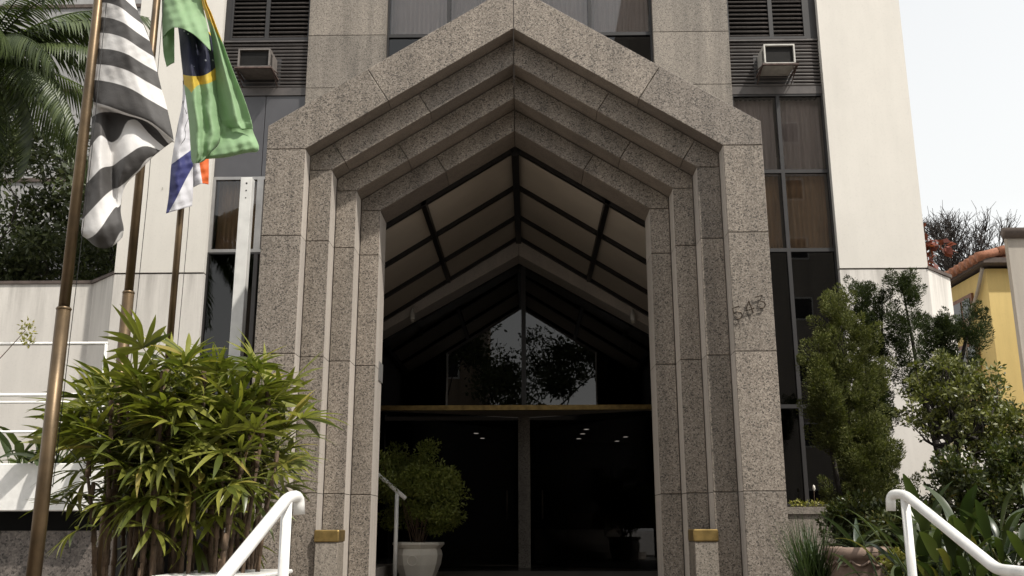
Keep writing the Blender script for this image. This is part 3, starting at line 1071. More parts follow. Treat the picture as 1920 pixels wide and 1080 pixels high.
def bend(pts, r=0.09, k=6):
    """round the corners of a polyline"""
    out = [np.array(pts[0], float)]
    for a, b, c in zip(pts, pts[1:], pts[2:]):
        a, b, c = (np.array(q, float) for q in (a, b, c))
        d1, d2 = unit(a - b), unit(c - b)
        p, q = b + d1 * min(r, np.linalg.norm(a - b) * 0.45), b + d2 * min(r, np.linalg.norm(c - b) * 0.45)
        for i in range(k + 1):
            t = i / k
            out.append((1 - t) ** 2 * p + 2 * t * (1 - t) * b + t * t * q)
    out.append(np.array(pts[-1], float))
    return out


# left rail
xl_, yl_ = -1.22, 5.0
rail('handrail', [bend([(xl_ + 0.035, yl_ + 0.07, 1.665), (xl_ + 0.03, yl_ + 0.06, 1.76), (xl_, yl_ - 0.05, 1.745), (xl_, 2.6, 0.93), (xl_, 2.3, 0.93)], 0.07)],
     [((xl_, yl_ - 0.06, FL - 0.17), (xl_, yl_ - 0.06, 1.74)), ((xl_, 2.6, 0.0), (xl_, 2.6, 0.93))], 0.029, 'white tubular handrail in front of the fan palm clump', 'white handrails of the front steps')
xr_, yr_ = 2.25, 6.0
rail('handrail', [bend([(xr_ - 0.05, yr_ + 0.06, 1.69), (xr_ - 0.045, yr_ + 0.06, 1.79), (xr_, yr_ - 0.05, 1.785), (xr_, 4.87, 1.395), (xr_, 3.9, 1.385)], 0.07)],
     [((xr_, yr_ - 0.05, FL - 0.17), (xr_, yr_ - 0.05, 1.77)), ((xr_, 4.0, 0.17), (xr_, 4.0, 1.385))], 0.0285, 'white tubular handrail in front of the garden shrubs', 'white handrails of the front steps')
# side stair in the porch with its rail
ss = thing('side_steps', (-2.4, 14.6, FL), 'pale side steps inside the porch, left behind the jamb', 'steps')
for i in range(4):
    MB().box(-2.17 - 0.3 * (i + 1), -2.17 - 0.3 * i, 13.6, 16.0, FL + 0.003, FL + 0.17 * (i + 1)).build('step', 'granite_smooth', ss)
rail('porch_handrail', [bend([(-1.80, 14.3, 2.0), (-2.35, 14.3, 2.46), (-2.9, 14.3, 2.9)], 0.05)], [((-1.93, 14.3, FL + 0.003), (-1.93, 14.3, 2.09)), ((-2.8, 14.3, FL + 0.17 * 2), (-2.8, 14.3, 2.82))], 0.032,
     'short white handrail beside the potted shrub inside the porch')

# ------------------------------------------------------------------ flagpoles and flags
for Yp, r0, zs, x, lab in ((6.5, 0.044, 3.08, -3.24, 'tarnished brass flagpole nearest the street, with the striped flag'),
                           (7.3, 0.040, 3.39, -3.14, 'tarnished brass flagpole in the middle, with the green flag'),
                           (8.2, 0.034, 3.0, -3.125, 'tarnished brass flagpole farthest from the street, with the white flag')):
    f_ = thing('flagpole', (x, Yp, FL), lab, 'flagpole', 'flagpoles beside the entrance')
    MB().tube([(x, Yp, FL - 0.02), (x, Yp, zs)], r0 * 1.08, 16).build('sleeve', 'brass_pole', f_, True)
    MB().tube([(x, Yp, zs - 0.01), (x, Yp, zs + 1.3), (x, Yp, 7.4)], [r0 * 0.86, r0 * 0.85, r0 * 0.7], 16).build('pole', 'brass_pole', f_, True)
    MB().lathe([(r0 * 1.05, -0.012), (r0 * 1.2, 0.0), (r0 * 1.05, 0.012)], (x, Yp, zs), 16).build('collar', 'brass_pole', f_, True)
    MB().lathe([(0.0, 0.0), (r0 * 1.2, 0.03), (r0 * 1.6, 0.07), (r0 * 1.2, 0.11), (0.0, 0.14)], (x, Yp, 7.39), 16).build('finial', 'brass', f_, True)
    MB().tube([(x + 0.075, Yp - 0.03, FL + 1.0), (x + 0.09, Yp - 0.03, 4.2), (x + 0.05, Yp - 0.02, 7.3)], 0.0028, 5).build('halyard', 'cable', f_, True)


def crgrid(G, nu, nv):
    """Catmull-Rom surface through a grid of control points (last axis: any number of values)"""
    G = np.asarray(G, float)

    def interp(A, n):
        k = len(A)
        out = []
        for t in np.linspace(0, k - 1, n):
            i = min(int(t), k - 2)
            f = t - i
            p0, p1, p2, p3 = A[max(i - 1, 0)], A[i], A[i + 1], A[min(i + 2, k - 1)]
            out.append(0.5 * ((2 * p1) + (-p0 + p2) * f + (2 * p0 - 5 * p1 + 4 * p2 - p3) * f * f + (-p0 + 3 * p1 - 3 * p2 + p3) * f ** 3))
        return np.array(out)
    A = interp(G, nu)
    return np.swapaxes(interp(np.swapaxes(A, 0, 1), nv), 0, 1)


def flag(name, patches, Yp, mat, label, wrinkle=1.0, zf=2.25, ox=140.0):
    """patches: grids of (x, y, depth offset, u, v), x and y measured on the photograph's 2.25x enlargement"""
    V, FF, UV = [], [], []
    for G, nu, nv in patches:
        S = crgrid(G, nu, nv)
        k = len(V)
        for row in S:
            for q in row:
                wr = 0.010 * math.sin(q[0] * 0.055 + q[1] * 0.021) * math.sin(q[1] * 0.03 + 1.3) + 0.006 * math.sin(q[0] * 0.13 - q[1] * 0.05) + 0.004 * math.sin(q[0] * 0.04 + q[1] * 0.17)
                V.append(at(ox + q[0] / zf, q[1] / zf, Yp + q[2] + wr * wrinkle))
                UV.append((q[3], q[4]))
        for i in range(nu - 1):
            for j in range(nv - 1):
                FF.append((k + i * nv + j, k + (i + 1) * nv + j, k + (i + 1) * nv + j + 1, k + i * nv + j + 1))
    ob = put(name, tomesh(name, V, FF, mat, smooth=True, uv=UV))
    so2 = ob.modifiers.new('thickness', 'SOLIDIFY')
    so2.thickness = 0.003
    tag(ob, label, 'flag', 'flags on the poles')
    return ob


rows = []
for s, lx, ly, rx, ry in ((-7, 100, -420, 215, -300), (-5, 104, -290, 232, -180), (-3, 102, -115, 250, -18), (-2, 100, -50, 266, 45), (-1, 97, 10, 290, 105), (0, 95, 72, 318, 175), (1, 92, 137, 335, 240),
                          (2, 90, 205, 350, 305), (3, 84, 270, 368, 380), (4, 80, 337, 392, 465)):
    r_ = []
    for tt, sag, dy in ((0, 0, 0.02), (0.25, -20, -0.04), (0.5, -26, -0.07), (0.75, -12, -0.03), (1, 0, 0.04)):
        r_.append((lx + (rx - lx) * tt, ly + (ry - ly) * tt + sag, dy + 0.015 * math.sin(s * 1.3 + tt * 6), s, tt))
    rows.append(r_)
rows += [
    [(78, 430, .03, 5, 0), (140, 448, -.05, 5, .25), (220, 478, -.05, 5, .5), (320, 515, -.06, 5, .75), (418, 592, .0, 5, 1)],
    [(76, 462, .08, 5.7, 0), (112, 462, .05, 5.8, .25), (165, 482, .10, 6.2, .5), (270, 505, .06, 6.9, .75), (405, 602, .05, 5.6, 1)],
    [(66, 590, .02, 6.75, 0), (110, 560, -.02, 6.9, .25), (160, 600, .07, 7.0, .5), (235, 605, -.05, 7.5, .75), (338, 655, .02, 8.9, 1)],
    [(56, 700, .01, 7.5, 0), (105, 680, -.04, 7.75, .25), (160, 700, .06, 8.0, .5), (205, 705, -.05, 8.45, .75), (272, 722, .02, 9.05, 1)],
    [(45, 800, .01, 8.15, 0), (105, 785, -.05, 8.45, .25), (162, 790, .04, 8.9, .5), (184, 792, -.01, 9.0, .75), (212, 787, .03, 9.15, 1)],
    [(32, 920, .0, 8.95, 0), (92, 895, -.06, 9.3, .25), (165, 872, .0, 9.9, .5), (183, 880, .02, 10.05, .75), (194, 882, .05, 10.2, 1)],
    [(28, 985, .0, 9.5, 0), (92, 985, -.08, 10.0, .25), (150, 962, -.05, 10.4, .5), (187, 950, -.02, 10.8, .75), (207, 962, .04, 10.9, 1)],
    [(46, 1004, .06, 10.0, 0), (90, 1040, .0, 10.6, .25), (136, 1048, .0, 10.9, .5), (172, 1030, .02, 11.05, .75), (202, 1000, .07, 11.2, 1)],
]
flag('striped_flag', [(rows, 110, 40)], 6.5, 'flag_stripe', 'black and white striped flag hanging limp from the nearest pole', 0.35)

p1 = [
    [(372, -420, 0, 9, 6.8), (425, -420, -.03, 9, 6.8), (470, -420, .0, 9, 6.6), (505, -420, .02, 7, 4.0)],
    [(370, -120, 0, 9, 6.8), (425, -120, -.03, 9, 6.8), (478, -120, .0, 9, 6.5), (520, -120, .02, 7, 2.5)],
    [(368, 0, .02, 9, 6.8), (422, 10, -.05, 9, 6.8), (485, 15, -.03, 9, 6.4), (535, 0, .01, 5, 2.6)],
    [(368, 80, .02, 9, 6.8), (418, 80, -.10, 9, 6.8), (492, 90, -.12, 9, 6.4), (560, 110, -.05, 5, 3.0)],
    [(370, 160, .03, 9, 6.8), (418, 116, -.11, 9, 6.8), (495, 140, -.15, 9, 6.4), (575, 215, -.08, 5, 3.6)],
]
p1b = [
    [(369, 60, .03, 9, 6.8), (395, 60, .0, 9, 6.8), (421, 60, .06, 9, 6.8)],
    [(370, 160, .03, 9, 6.8), (395, 160, .01, 9, 6.8), (421, 140, .06, 9, 6.8)],
    [(376, 230, .04, 9, 6.8), (400, 235, .05, 9, 6.8), (421, 210, .08, 9, 6.8)],
    [(389, 283, .05, 9, 6.8), (405, 272, .06, 9, 6.8), (421, 264, .08, 9, 6.8)],
]


def gv(y):
    return (y - 205) / 33.0 if y < 380 else 5.3 + (y - 380) / 300.0 * 1.6


def gu(x, y):
    return (x - 492) / 33.0 * (1 if y < 380 else 0.6)


def gp(x, y, d, sk=0.0):
    return (x, y, d, gu(x, y), gv(y - sk))


p2 = []
for y0_, xa, xb, ya, yb, wv in ((90, 432, 590, 0, 60, 0.08), (150, 440, 595, 0, 60, 0.05), (220, 446, 602, 0, 55, 0.02), (300, 455, 606, 0, 50, 0.02), (370, 463, 610, 0, 45, 0.01), (450, 474, 616, 0, 35, 0),
                            (530, 483, 622, 0, 20, -0.01), (610, 488, 615, 0, -10, -0.02), (672, 492, 590, 0, -40, -0.01), (690, 500, 545, 0, -10, 0)):
    r_ = []
    for tt, dd in ((0, 0.05), (0.25, -0.07), (0.45, 0.0), (0.7, -0.05), (1.0, 0.09)):
        x_ = xa + (xb - xa) * tt
        y_ = y0_ + (yb) * tt * tt
        r_.append(gp(x_, y_, dd + wv, (yb) * tt * tt * 0.55))
    p2.append(r_)
p3 = []
for xa, ya, xb, yb, va, vb in ((508, -420, 525, -420, 4, 4), (520, -120, 540, -120, 4, 4), (534, 0, 552, -5, 4.0, 4.2), (552, 60, 578, 60, 4.9, 4.6), (568, 120, 600, 120, 6.0, 4.7), (580, 180, 625, 185, 6.4, 5.25),
                               (592, 300, 668, 300, 6.5, 6.2), (600, 420, 712, 410, 6.6, 6.3), (612, 510, 742, 500, 6.6, 6.4), (640, 540, 752, 545, 6.7, 6.5)):
    r_ = []
    for tt, dd in ((0, 0.08), (0.3, 0.02), (0.55, -0.07), (0.75, 0.0), (1.0, -0.04)):
        r_.append((xa + (xb - xa) * tt, ya + (yb - ya) * tt, dd, 0.2, va + (vb - va) * tt))
    p3.append(r_)
p4 = [
    [(612, 480, .08, 9, 6.5), (660, 500, .06, 9, 6.5), (710, 500, .05, 9, 6.5), (742, 500, .04, 9, 6.5)],
    [(614, 560, .06, 9, 6.5), (665, 556, .06, 9, 6.5), (715, 552, .05, 9, 6.5), (752, 552, .03, 9, 6.5)],
    [(606, 610, .0, 9, 6.5), (660, 604, -.05, 9, 6.5), (725, 590, -.05, 9, 6.5), (775, 608, .02, 9, 6.5)],
    [(566, 650, -.02, 9, 6.5), (640, 648, -.07, 9, 6.5), (720, 630, -.05, 9, 6.5), (777, 632, .03, 9, 6.5)],
    [(540, 672, .0, 9, 6.5), (640, 664, .0, 9, 6.5), (720, 646, .0, 9, 6.5), (768, 642, .05, 9, 6.5)],
]
flag('green_flag', [(p1, 40, 24), (p1b, 20, 10), (p2, 50, 24), (p3, 50, 20), (p4, 24, 24)], 7.3, 'flag_green', 'green and yellow flag with a dark blue disc, hanging in folds')
w1 = []
for ya, xa, xb, yb, ua, ub in ((-60, 440, 480, -60, -9, -9), (200, 452, 482, 210, -6, -6), (410, 455, 482, 425, -3.6, -3.2), (520, 436, 488, 520, -2.2, -1.4), (600, 422, 491, 580, -1.2, -0.6), (690, 408, 494, 628, 0.0, 0.0),
                               (760, 402, 497, 668, 0.35, 0.5), (820, 397, 499, 705, 0.6, 1.05), (865, 391, 500, 790, 0.75, 1.6), (900, 385, 496, 868, 0.9, 2.2)):
    r_ = []
    for tt, dd in ((0, 0.0), (0.35, -0.05), (0.7, 0.0), (1.0, 0.05)):
        r_.append((xa + (xb - xa) * tt, ya + (yb - ya) * tt, dd, ua + (ub - ua) * tt, tt * 2))
    w1.append(r_)
w2 = [
    [(490, 640, .09, 2.4, 0), (508, 640, .06, 2.4, 1), (530, 640, .08, 5.6, 1), (566, 645, .1, 6, 2)],
    [(495, 690, .07, 2.4, 0), (512, 690, .04, 2.4, 1), (533, 690, .06, 5.6, 1), (566, 690, .1, 6, 2)],
    [(498, 740, .07, 2.4, 0), (520, 735, .05, 2.4, 1), (538, 735, .06, 5.6, 1), (566, 735, .1, 6, 2)],
    [(500, 790, .07, 2.4, 0), (528, 776, .05, 2.4, 1), (543, 774, .06, 5.6, 1), (565, 778, .1, 6, 2)],
]
flag('white_flag', [(w1, 50, 20), (w2, 20, 24)], 8.10, 'flag_white', 'small white flag with a blue band and an orange corner, behind the green flag')

# ------------------------------------------------------------------ white steel post left of the portal
wp = thing('steel_post', (-4.0, 13.0, 0.84), 'tall white steel box post with bolt holes, left of the portal', 'post')
MB().bbox(-4.11, -3.945, 12.95, 13.09, 0.84, 6.47, 0.006).build('post', 'white_metal', wp)
hl = MB()
for i, z in enumerate((6.38, 6.27, 6.16)):
    hl.tube([(-4.02, 12.946, z), (-4.02, 12.955, z)], 0.013 - 0.002 * i, 10)
hl.build('bolt_hole', 'black', wp)
MB().box(-4.2, -3.85, 12.88, 13.16, 0.836, 0.86).build('base_plate', 'white_metal', wp)

# ------------------------------------------------------------------ left terrace with planter fascia and railings
ter = thing('terrace', (-8.0, 12.0, -0.1), 'raised terrace with a broad white planter fascia over dark granite, at the left edge', 'terrace')
MB().bbox(-14.0, -5.02, 11.45, 11.62, 1.79, 2.34, 0.012).build('fascia', 'white_paint', ter)
MB().box(-13.98, -5.04, 11.62, 16.9, 1.80, 2.15).build('planter_soil', 'soil', ter)
MB().box(-13.9, -5.06, 12.25, 16.8, -0.1, 1.79).build('recess_shadow_wall', 'black', ter)  # black colour paints in the shadow gap under the fascia
zz = 0
for i in range(7):
    MB().prism(offset_poly([(-14 + i * 1.28, -0.1), (-14 + (i + 1) * 1.28, -0.1), (-14 + (i + 1) * 1.28, 1.57), (-14 + i * 1.28, 1.57)], 0.004), 11.75, 12.1, 0, 0.005).build('granite_slab', 'granite_dark', ter)
tr = thing('terrace_railing', (-8.0, 11.55, 2.34), 'white tubular railing standing on the terrace planter, with a doubled top rail', 'railing')
for z in (3.165, 3.075, 2.72):
    MB().tube([(-13.5, 11.55, z), (-5.14, 11.55, z)], 0.022 if z > 3.1 else 0.016, 8).build('rail', 'white_paint', tr, True)
for x in (-5.14, -5.83, -7.2, -8.6, -10.0, -11.4, -12.8):
    MB().tube([(x, 11.55, 2.335), (x, 11.55, 3.16)], 0.021, 8).build('post', 'white_paint', tr, True)
tr = thing('ramp_railing', (-8.0, 14.2, 2.15), 'thin white railing in front of the pale garden wall, behind the terrace plants', 'railing')
za = 1.6 + (988 - 645) / FPX * 14.2 * 1.0
MB().tube([(-16, 14.2, 4.30), (-6.35, 14.2, 4.30)], 0.026, 8).build('rail', 'white_paint', tr, True)
for x in (-6.37, -9.5, -12.6):
    MB().tube([(x, 14.2, 2.15), (x, 14.2, 4.30)], 0.024, 8).build('post', 'white_paint', tr, True)

# ------------------------------------------------------------------ planters and pots
pb = thing('white_planter', (-2.35, 7.2, FL), 'white planter box under the fan palm clump', 'planter')
MB().bbox(-2.52, -1.87, 6.72, 7.72, FL, 1.25, 0.03).build('box', 'white_paint', pb)
MB().bbox(-2.55, -1.84, 6.69, 7.75, 1.252, 1.285, 0.01).build('rim', 'white_paint', pb)

pt = thing('potted_shrub_pot', (-1.65, 14.75, FL), 'cream octagonal pot in the porch holding a bushy green shrub', 'pot')
prof = [(0.24, 0.0), (0.26, 0.02), (0.335, 0.20), (0.36, 0.34), (0.345, 0.40), (0.325, 0.43), (0.36, 0.46), (0.385, 0.49), (0.38, 0.52), (0.335, 0.52), (0.325, 0.47)]
MB().lathe(prof, (-1.65, 14.75, FL + 0.002), 8, phase=R(12)).build('bowl', 'pot_white', pt)
MB().lathe([(0.0, 0.0), (0.325, 0.0)], (-1.65, 14.75, FL + 0.46), 16).build('soil', 'soil', pt)
rs_ = MB()
rs_.tube([(-1.70 + 0.07 * math.cos(a), 14.39, FL + 0.27 + 0.07 * math.sin(a)) for a in np.linspace(0, 2 * math.pi, 17)], 0.008, 6)
rs_.build('rosette', 'pot_white', pt)

tp = thing('terracotta_pot', (3.1, 9.5, 0.9), 'weathered terracotta pot with a garland rim, right of the portal', 'pot')
MB().lathe([(0.20, 0.0), (0.22, 0.02), (0.28, 0.26), (0.29, 0.40), (0.31, 0.41), (0.325, 0.44), (0.325, 0.50), (0.30, 0.51), (0.28, 0.47)], (3.1, 9.5, 0.90), 28).build('bowl', 'terracotta', tp, True)
MB().lathe([(0.0, 0.0), (0.28, 0.0)], (3.1, 9.5, 1.35), 20).build('soil', 'soil', tp)
ga = MB()
for i in range(12):
    a0 = 2 * math.pi * i / 12
    ga.tube([(3.1 + 0.295 * math.cos(a0 + t * math.pi / 6), 9.5 + 0.295 * math.sin(a0 + t * math.pi / 6), 1.29 - 0.045 * math.sin(math.pi * t)) for t in np.linspace(0, 1, 6)], 0.012, 5)
ga.build('garland', 'terracotta', tp, True)


# ------------------------------------------------------------------ leaf builders
def strip_leaf(length, width, droop, fold=0.25, n=6, taper=0.5, base=0.25):
    """a long leaf along +X, folded at its midrib, drooping; returns verts, faces"""
    V, FF = [], []
    for i in range(n + 1):
        t = i / n
        x = length * (t - 0.12 * droop * t * t)
        z = -droop * length * t * t * 0.6
        wv = width * 0.5 * (base + (1 - base) * min(1, t / taper)) * (1 - max(0, (t - taper) / (1 - taper)) ** 1.7)
        V += [(x, -wv, z + wv * fold), (x, 0, z), (x, wv, z + wv * fold)]
    for i in range(n):
        a = 3 * i
        FF += [(a, a + 1, a + 4, a + 3), (a + 1, a + 2, a + 5, a + 4)]
    return np.array(V), FF


def rotz(V, a):
    c, s = math.cos(a), math.sin(a)
    return V @ np.array([[c, s, 0], [-s, c, 0], [0, 0, 1]])


def roty(V, a):
    c, s = math.cos(a), math.sin(a)
    return V @ np.array([[c, 0, -s], [0, 1, 0], [s, 0, c]])


# fan palm clump --------------------------------------------------
fans = []
for k in range(8):
    b = MB()
    pet = 0.26 + 0.08 * random.random()
    b.tube([(0, 0, 0), (pet * 0.5, 0, 0.02), (pet, 0, 0)], [0.006, 0.005, 0.004], 5)
    nl = random.randint(7, 10)
    for j in range(nl):
        a = R(-88 + 176 * j / (nl - 1)) * random.uniform(0.93, 1.07)
        L = random.uniform(0.29, 0.44) * (1 - 0.18 * abs(a) / 1.5)
        V, FF = strip_leaf(L, random.uniform(0.036, 0.055), random.uniform(0.1, 0.9), 0.32, 6, 0.45, 0.3)
        V = rotz(roty(V, R(random.uniform(-14, 10))), a) + np.array([pet, 0, 0])
        b.add(V, FF)
    fans.append(b.mesh('leaf', 'leaf_rhapis', True))

rh = thing('fan_palm_clump', (-2.6, 7.2, FL), 'dense clump of fan palms with slender canes, in front of the flagpoles', 'fan palm')
random.seed(21)
rhb = Vector((-2.6, 7.2, FL))
canes = []
for i in range(54):
    bx, by = random.uniform(-3.05, -2.12), random.uniform(6.85, 7.75)
    h = random.uniform(1.95, 2.78)
    if bx > -2.25:
        h = random.uniform(1.85, 2.6)
    if bx < -2.95:
        h = min(h, 2.45)
    lx, ly = (bx + 2.55) * 0.2 + random.uniform(-0.1, 0.1), random.uniform(-0.25, 0.15)
    canes.append((bx, by, h, lx, ly))
canes += [(-2.05, 7.1, 2.55, 0.13, 0.0), (-2.0, 7.3, 2.1, 0.13, -0.1), (-2.15, 7.4, 2.65, 0.1, 0.0), (-2.9, 7.3, 2.6, -0.05, 0.0), (-3.0, 6.9, 2.0, -0.1, -0.1), (-2.4, 7.0, 2.7, 0.05, -0.1)]
for bx, by, h, lx, ly in canes:
    pts = [(bx + lx * t * t, by + ly * t * t, 0.9 + (h - 0.9) * t) for t in np.linspace(0, 1, 6)]
    b = MB().tube(pts, [0.016, 0.015, 0.015, 0.014, 0.013, 0.009], 6)
    for t in np.linspace(0.15, 0.95, 7):
        q = np.array([bx + lx * t * t, by + ly * t * t, 0.9 + (h - 0.9) * t])
        b.tube([q, q + np.array([random.uniform(-.012, .012), random.uniform(-.012, .012), 0.11])], [0.021, 0.015], 6)
    b.build('stem', 'cane', rh, True)
    for k in range(5):
        t = 1 - 0.065 * k - random.uniform(0, 0.04)
        q = Vector((bx + lx * t * t, by + ly * t * t, 0.9 + (h - 0.9) * t))
        az = random.uniform(0, 2 * math.pi)
        ob = bpy.data.objects.new('leaf', random.choice(fans))
        COL.objects.link(ob)
        ob.parent = rh
        ob.location = q - rhb
        up_ = R(random.uniform(20, 72) - 14 * k)
        ob.rotation_euler = (R(random.uniform(-35, 35)), -up_, az)
        s_ = random.uniform(0.75, 1.08)
        ob.scale = (s_, s_, s_)
# the leaves deeper inside the clump, too tangled to tell apart
inner_b = MB()
for i in range(100):
    bx, by, h, lx, ly = random.choice(canes)
    t = random.uniform(0.8, 0.97)
    q = np.array([bx + lx * t * t, by + ly * t * t, 0.9 + (h - 0.9) * t])
    fm = random.choice(fans)
    Vv = np.zeros(len(fm.vertices) * 3)
    fm.vertices.foreach_get('co', Vv)
    mt_ = Matrix.Rotation(random.uniform(0, 6.28), 3, 'Z') @ Matrix.Rotation(-R(random.uniform(-25, 60)), 3, 'Y') @ Matrix.Rotation(R(random.uniform(-40, 40)), 3, 'X')
    inner_b.add(Vv.reshape(-1, 3) @ np.array(mt_).T * random.uniform(0.6, 0.95) + q, [tuple(p_.vertices) for p_ in fm.polygons])
tag(inner_b.build('inner_foliage', 'leaf_rhapis', rh, True), kind='stuff')

# pinnate palm, upper left -----------------------------------------
def frond_mesh(L, arch, n=46, ll=0.62, seed=0):
    rs = random.Random(seed)
    b = MB()
    P = []
    for t in np.linspace(0, 1, 15):
        P.append(np.array([L * (t - 0.16 * arch * t ** 2.2), 0, L * (0.38 * t - arch * 0.95 * t ** 2.2)]))
    b.tube(P, list(np.linspace(0.022, 0.004, 15)), 6)
    for i in range(n):
        t = 0.1 + 0.9 * i / n
        k = t * 14
        i0 = min(int(k), 13)
        q = P[i0] + (P[i0 + 1] - P[i0]) * (k - i0)
        tan = unit(P[i0 + 1] - P[i0])
        for s in (-1, 1):
            l = ll * (math.sin(math.pi * (0.12 + 0.8 * t)) ** 0.6) * rs.uniform(0.85, 1.1)
            V, FF = strip_leaf(l, 0.042, rs.uniform(0.4, 1.0), 0.35, 4, 0.35, 0.5)
            d = unit(tan * 0.55 + np.array([0, s * 0.8, -0.18 - 0.6 * t + rs.uniform(-0.12, 0.1)]))
            up = unit(np.cross(np.cross(d, np.array([0, 0, 1.0])), d))
            sd = np.cross(up, d)
            b.add(q + V[:, :1] * d + V[:, 1:2] * sd + V[:, 2:3] * up, FF)
    return b.mesh('frond', 'leaf_palm', True)


fr_me = [frond_mesh(2.7, 0.55, seed=1), frond_mesh(2.4, 0.8, seed=2), frond_mesh(2.9, 0.7, seed=3)]
random.seed(5)
pb_ = Vector((-8.15, 12.9, 2.1))
pa = thing('feather_palm', pb_, 'tall feather palm whose arching fronds enter at the upper left corner', 'palm')
MB().tube([(-8.15, 12.9, 2.1), (-8.2, 12.95, 4.5), (-8.15, 12.9, 6.8), (-8.1, 12.85, 8.15)], [0.16, 0.14, 0.13, 0.11], 12).build('trunk', 'palm_trunk', pa, True)
for i in range(22):
    az = i * 2.4 + random.uniform(-0.2, 0.2)
    ob = bpy.data.objects.new('frond', fr_me[i % 3])
    COL.objects.link(ob)
    ob.parent = pa
    ob.location = Vector((-8.1, 12.85, 8.15 + 0.012 * i)) - pb_
    ob.rotation_euler = (R(random.uniform(-20, 20)), -R(random.uniform(-42, 48)), az)
    s_ = random.uniform(0.8, 1.05)
    ob.scale = (s_, s_, s_)
for az, el, s_ in ((-0.12, 6, 0.9), (0.2, 28, 0.95), (-0.35, -22, 0.85), (-0.9, -5, 0.9), (-0.6, 35, 0.8)):
    ob = bpy.data.objects.new('frond', fr_me[0])
    COL.objects.link(ob)
    ob.parent = pa
    ob.location = Vector((-8.1, 12.85, 8.2)) - pb_
    ob.rotation_euler = (R(random.uniform(-15, 15)), -R(el), az)
    ob.scale = (s_, s_, s_)


# broadleaf trees ---------------------------------------------------
def tree(name, base, h, label, leafmat, nleaf, L, W, seed, spread=0.7, cl=0.5, depth=3, rad=0.14, lean=(0, 0, 1), bark='bark_dark', group=None, first=None, kids=(2, 4), flat=0.6, gravity=0.02, up=0.1):
    rs = random.Random(seed)
    tr_ = thing(name, base, label, 'tree', group)
    segs, tips = grow(base, lean, first or h * 0.4, rad, depth, spread, gravity, 4, 0.14, kids, 0.72, rs)
    b = MB()
    for pts, r in segs[:1]:
        b.tube(pts, r, 9)
    b.build('trunk', bark, tr_, True)
    b = MB()
    for pts, r in segs[1:]:
        b.tube(pts, r, 5, caps=False)
    b.build('branches', bark, tr_, True)
    C = [q for q, d in tips]
    Q = clump_leaves(C, [cl * rs.uniform(0.6, 1.25) for _ in C], nleaf, L, W, up, 0.5, flat)
    quads('crown', Q, leafmat, tr_)
    return tr_


tree('leafy_tree', (-11.3, 21.0, 0.0), 11, 'dark fine leaved tree rising behind the pale garden wall, left', 'leaf_dark', 180, 0.18, 0.075, 11, 0.75, 0.75, 4, 0.16, (0.12, 0, 1), first=5.6, kids=(2, 4))
tree('leafy_tree', (-9.6, 22.5, 0.0), 10, 'darker bushy tree behind the wall, next to the hotel corner', 'leaf_dark', 180, 0.18, 0.075, 23, 0.7, 0.75, 4, 0.13, (-0.02, 0, 1), first=4.6, kids=(2, 4))
tree('leafy_tree', (-14.2, 22.0, 0.0), 10, 'fine leaved tree at the far left behind the wall', 'leaf_dark', 180, 0.18, 0.075, 31, 0.75, 0.75, 4, 0.14, (0.1, 0, 1), first=5.0, kids=(2, 4))

# neighbour's grey block far left
gb = thing('grey_building', (-19, 30, 0), 'plain grey apartment block seen through the trees, far left', 'building')
MB().box(-34, -8.5, 29, 40, -0.1, 24).build('wall', 'grey_wall', gb)
for z in (9.3, 12.4, 15.5, 18.6):
    MB().box(-34.05, -8.45, 28.94, 29.0, z, z + 0.12).build('string_course', 'coping', gb)

# terrace plants ------------------------------------------------------
def paddle_mesh(L, Wd, stem, bendy, mat, seed):
    """upright stalk with a paddle shaped blade that curves over"""
    rs = random.Random(seed)
    b = MB()
    n = 9
    P = [np.array([stem * 0.18 * t * t, 0, stem * t]) for t in np.linspace(0, 1, 5)]
    b.tube(P, list(np.linspace(0.012, 0.007, 5)), 5, caps=False)
    d0 = unit(P[-1] - P[-2])
    ang = math.atan2(d0[0], d0[2])
    V, FF = [], []
    q = P[-1].copy()
    for i in range(n + 1):
        t = i / n
        a = ang + bendy * t * t
        wv = Wd * 0.5 * (math.sin(math.pi * min(1, t * 0.93 + 0.05)) ** 0.75) * (1 - 0.15 * t)
        nx, nz = math.cos(a), -math.sin(a)
        f = 0.28 + 0.08 * math.sin(7 * t + seed)
        V += [(q[0] - nx * wv * f, -wv, q[2] - nz * wv * f), tuple(q), (q[0] - nx * wv * f, wv, q[2] - nz * wv * f)]
        q = q + np.array([math.sin(a), 0, math.cos(a)]) * L / n
    for i in range(n):
        a = 3 * i
        FF += [(a, a + 1, a + 4, a + 3), (a + 1, a + 2, a + 5, a + 4)]
    b.add(V, FF)
    return b.mesh('leaf', mat, True)


def paddle_plant(name, base, n, meshes, label, cat, spread=0.16, tilt=(5, 38), scale=(0.7, 1.1), seed=1, group=None):
    rs = random.Random(seed)
    th = thing(name, base, label, cat, group)
    for i in range(n):
        ob = bpy.data.objects.new('leaf', rs.choice(meshes))
        COL.objects.link(ob)
        ob.parent = th
        ob.location = (rs.uniform(-spread, spread), rs.uniform(-spread, spread), 0)
        ob.rotation_euler = (0, R(rs.uniform(*tilt)), rs.uniform(0, 2 * math.pi))
        s_ = rs.uniform(*scale)
        ob.scale = (s_, s_, s_)
    return th


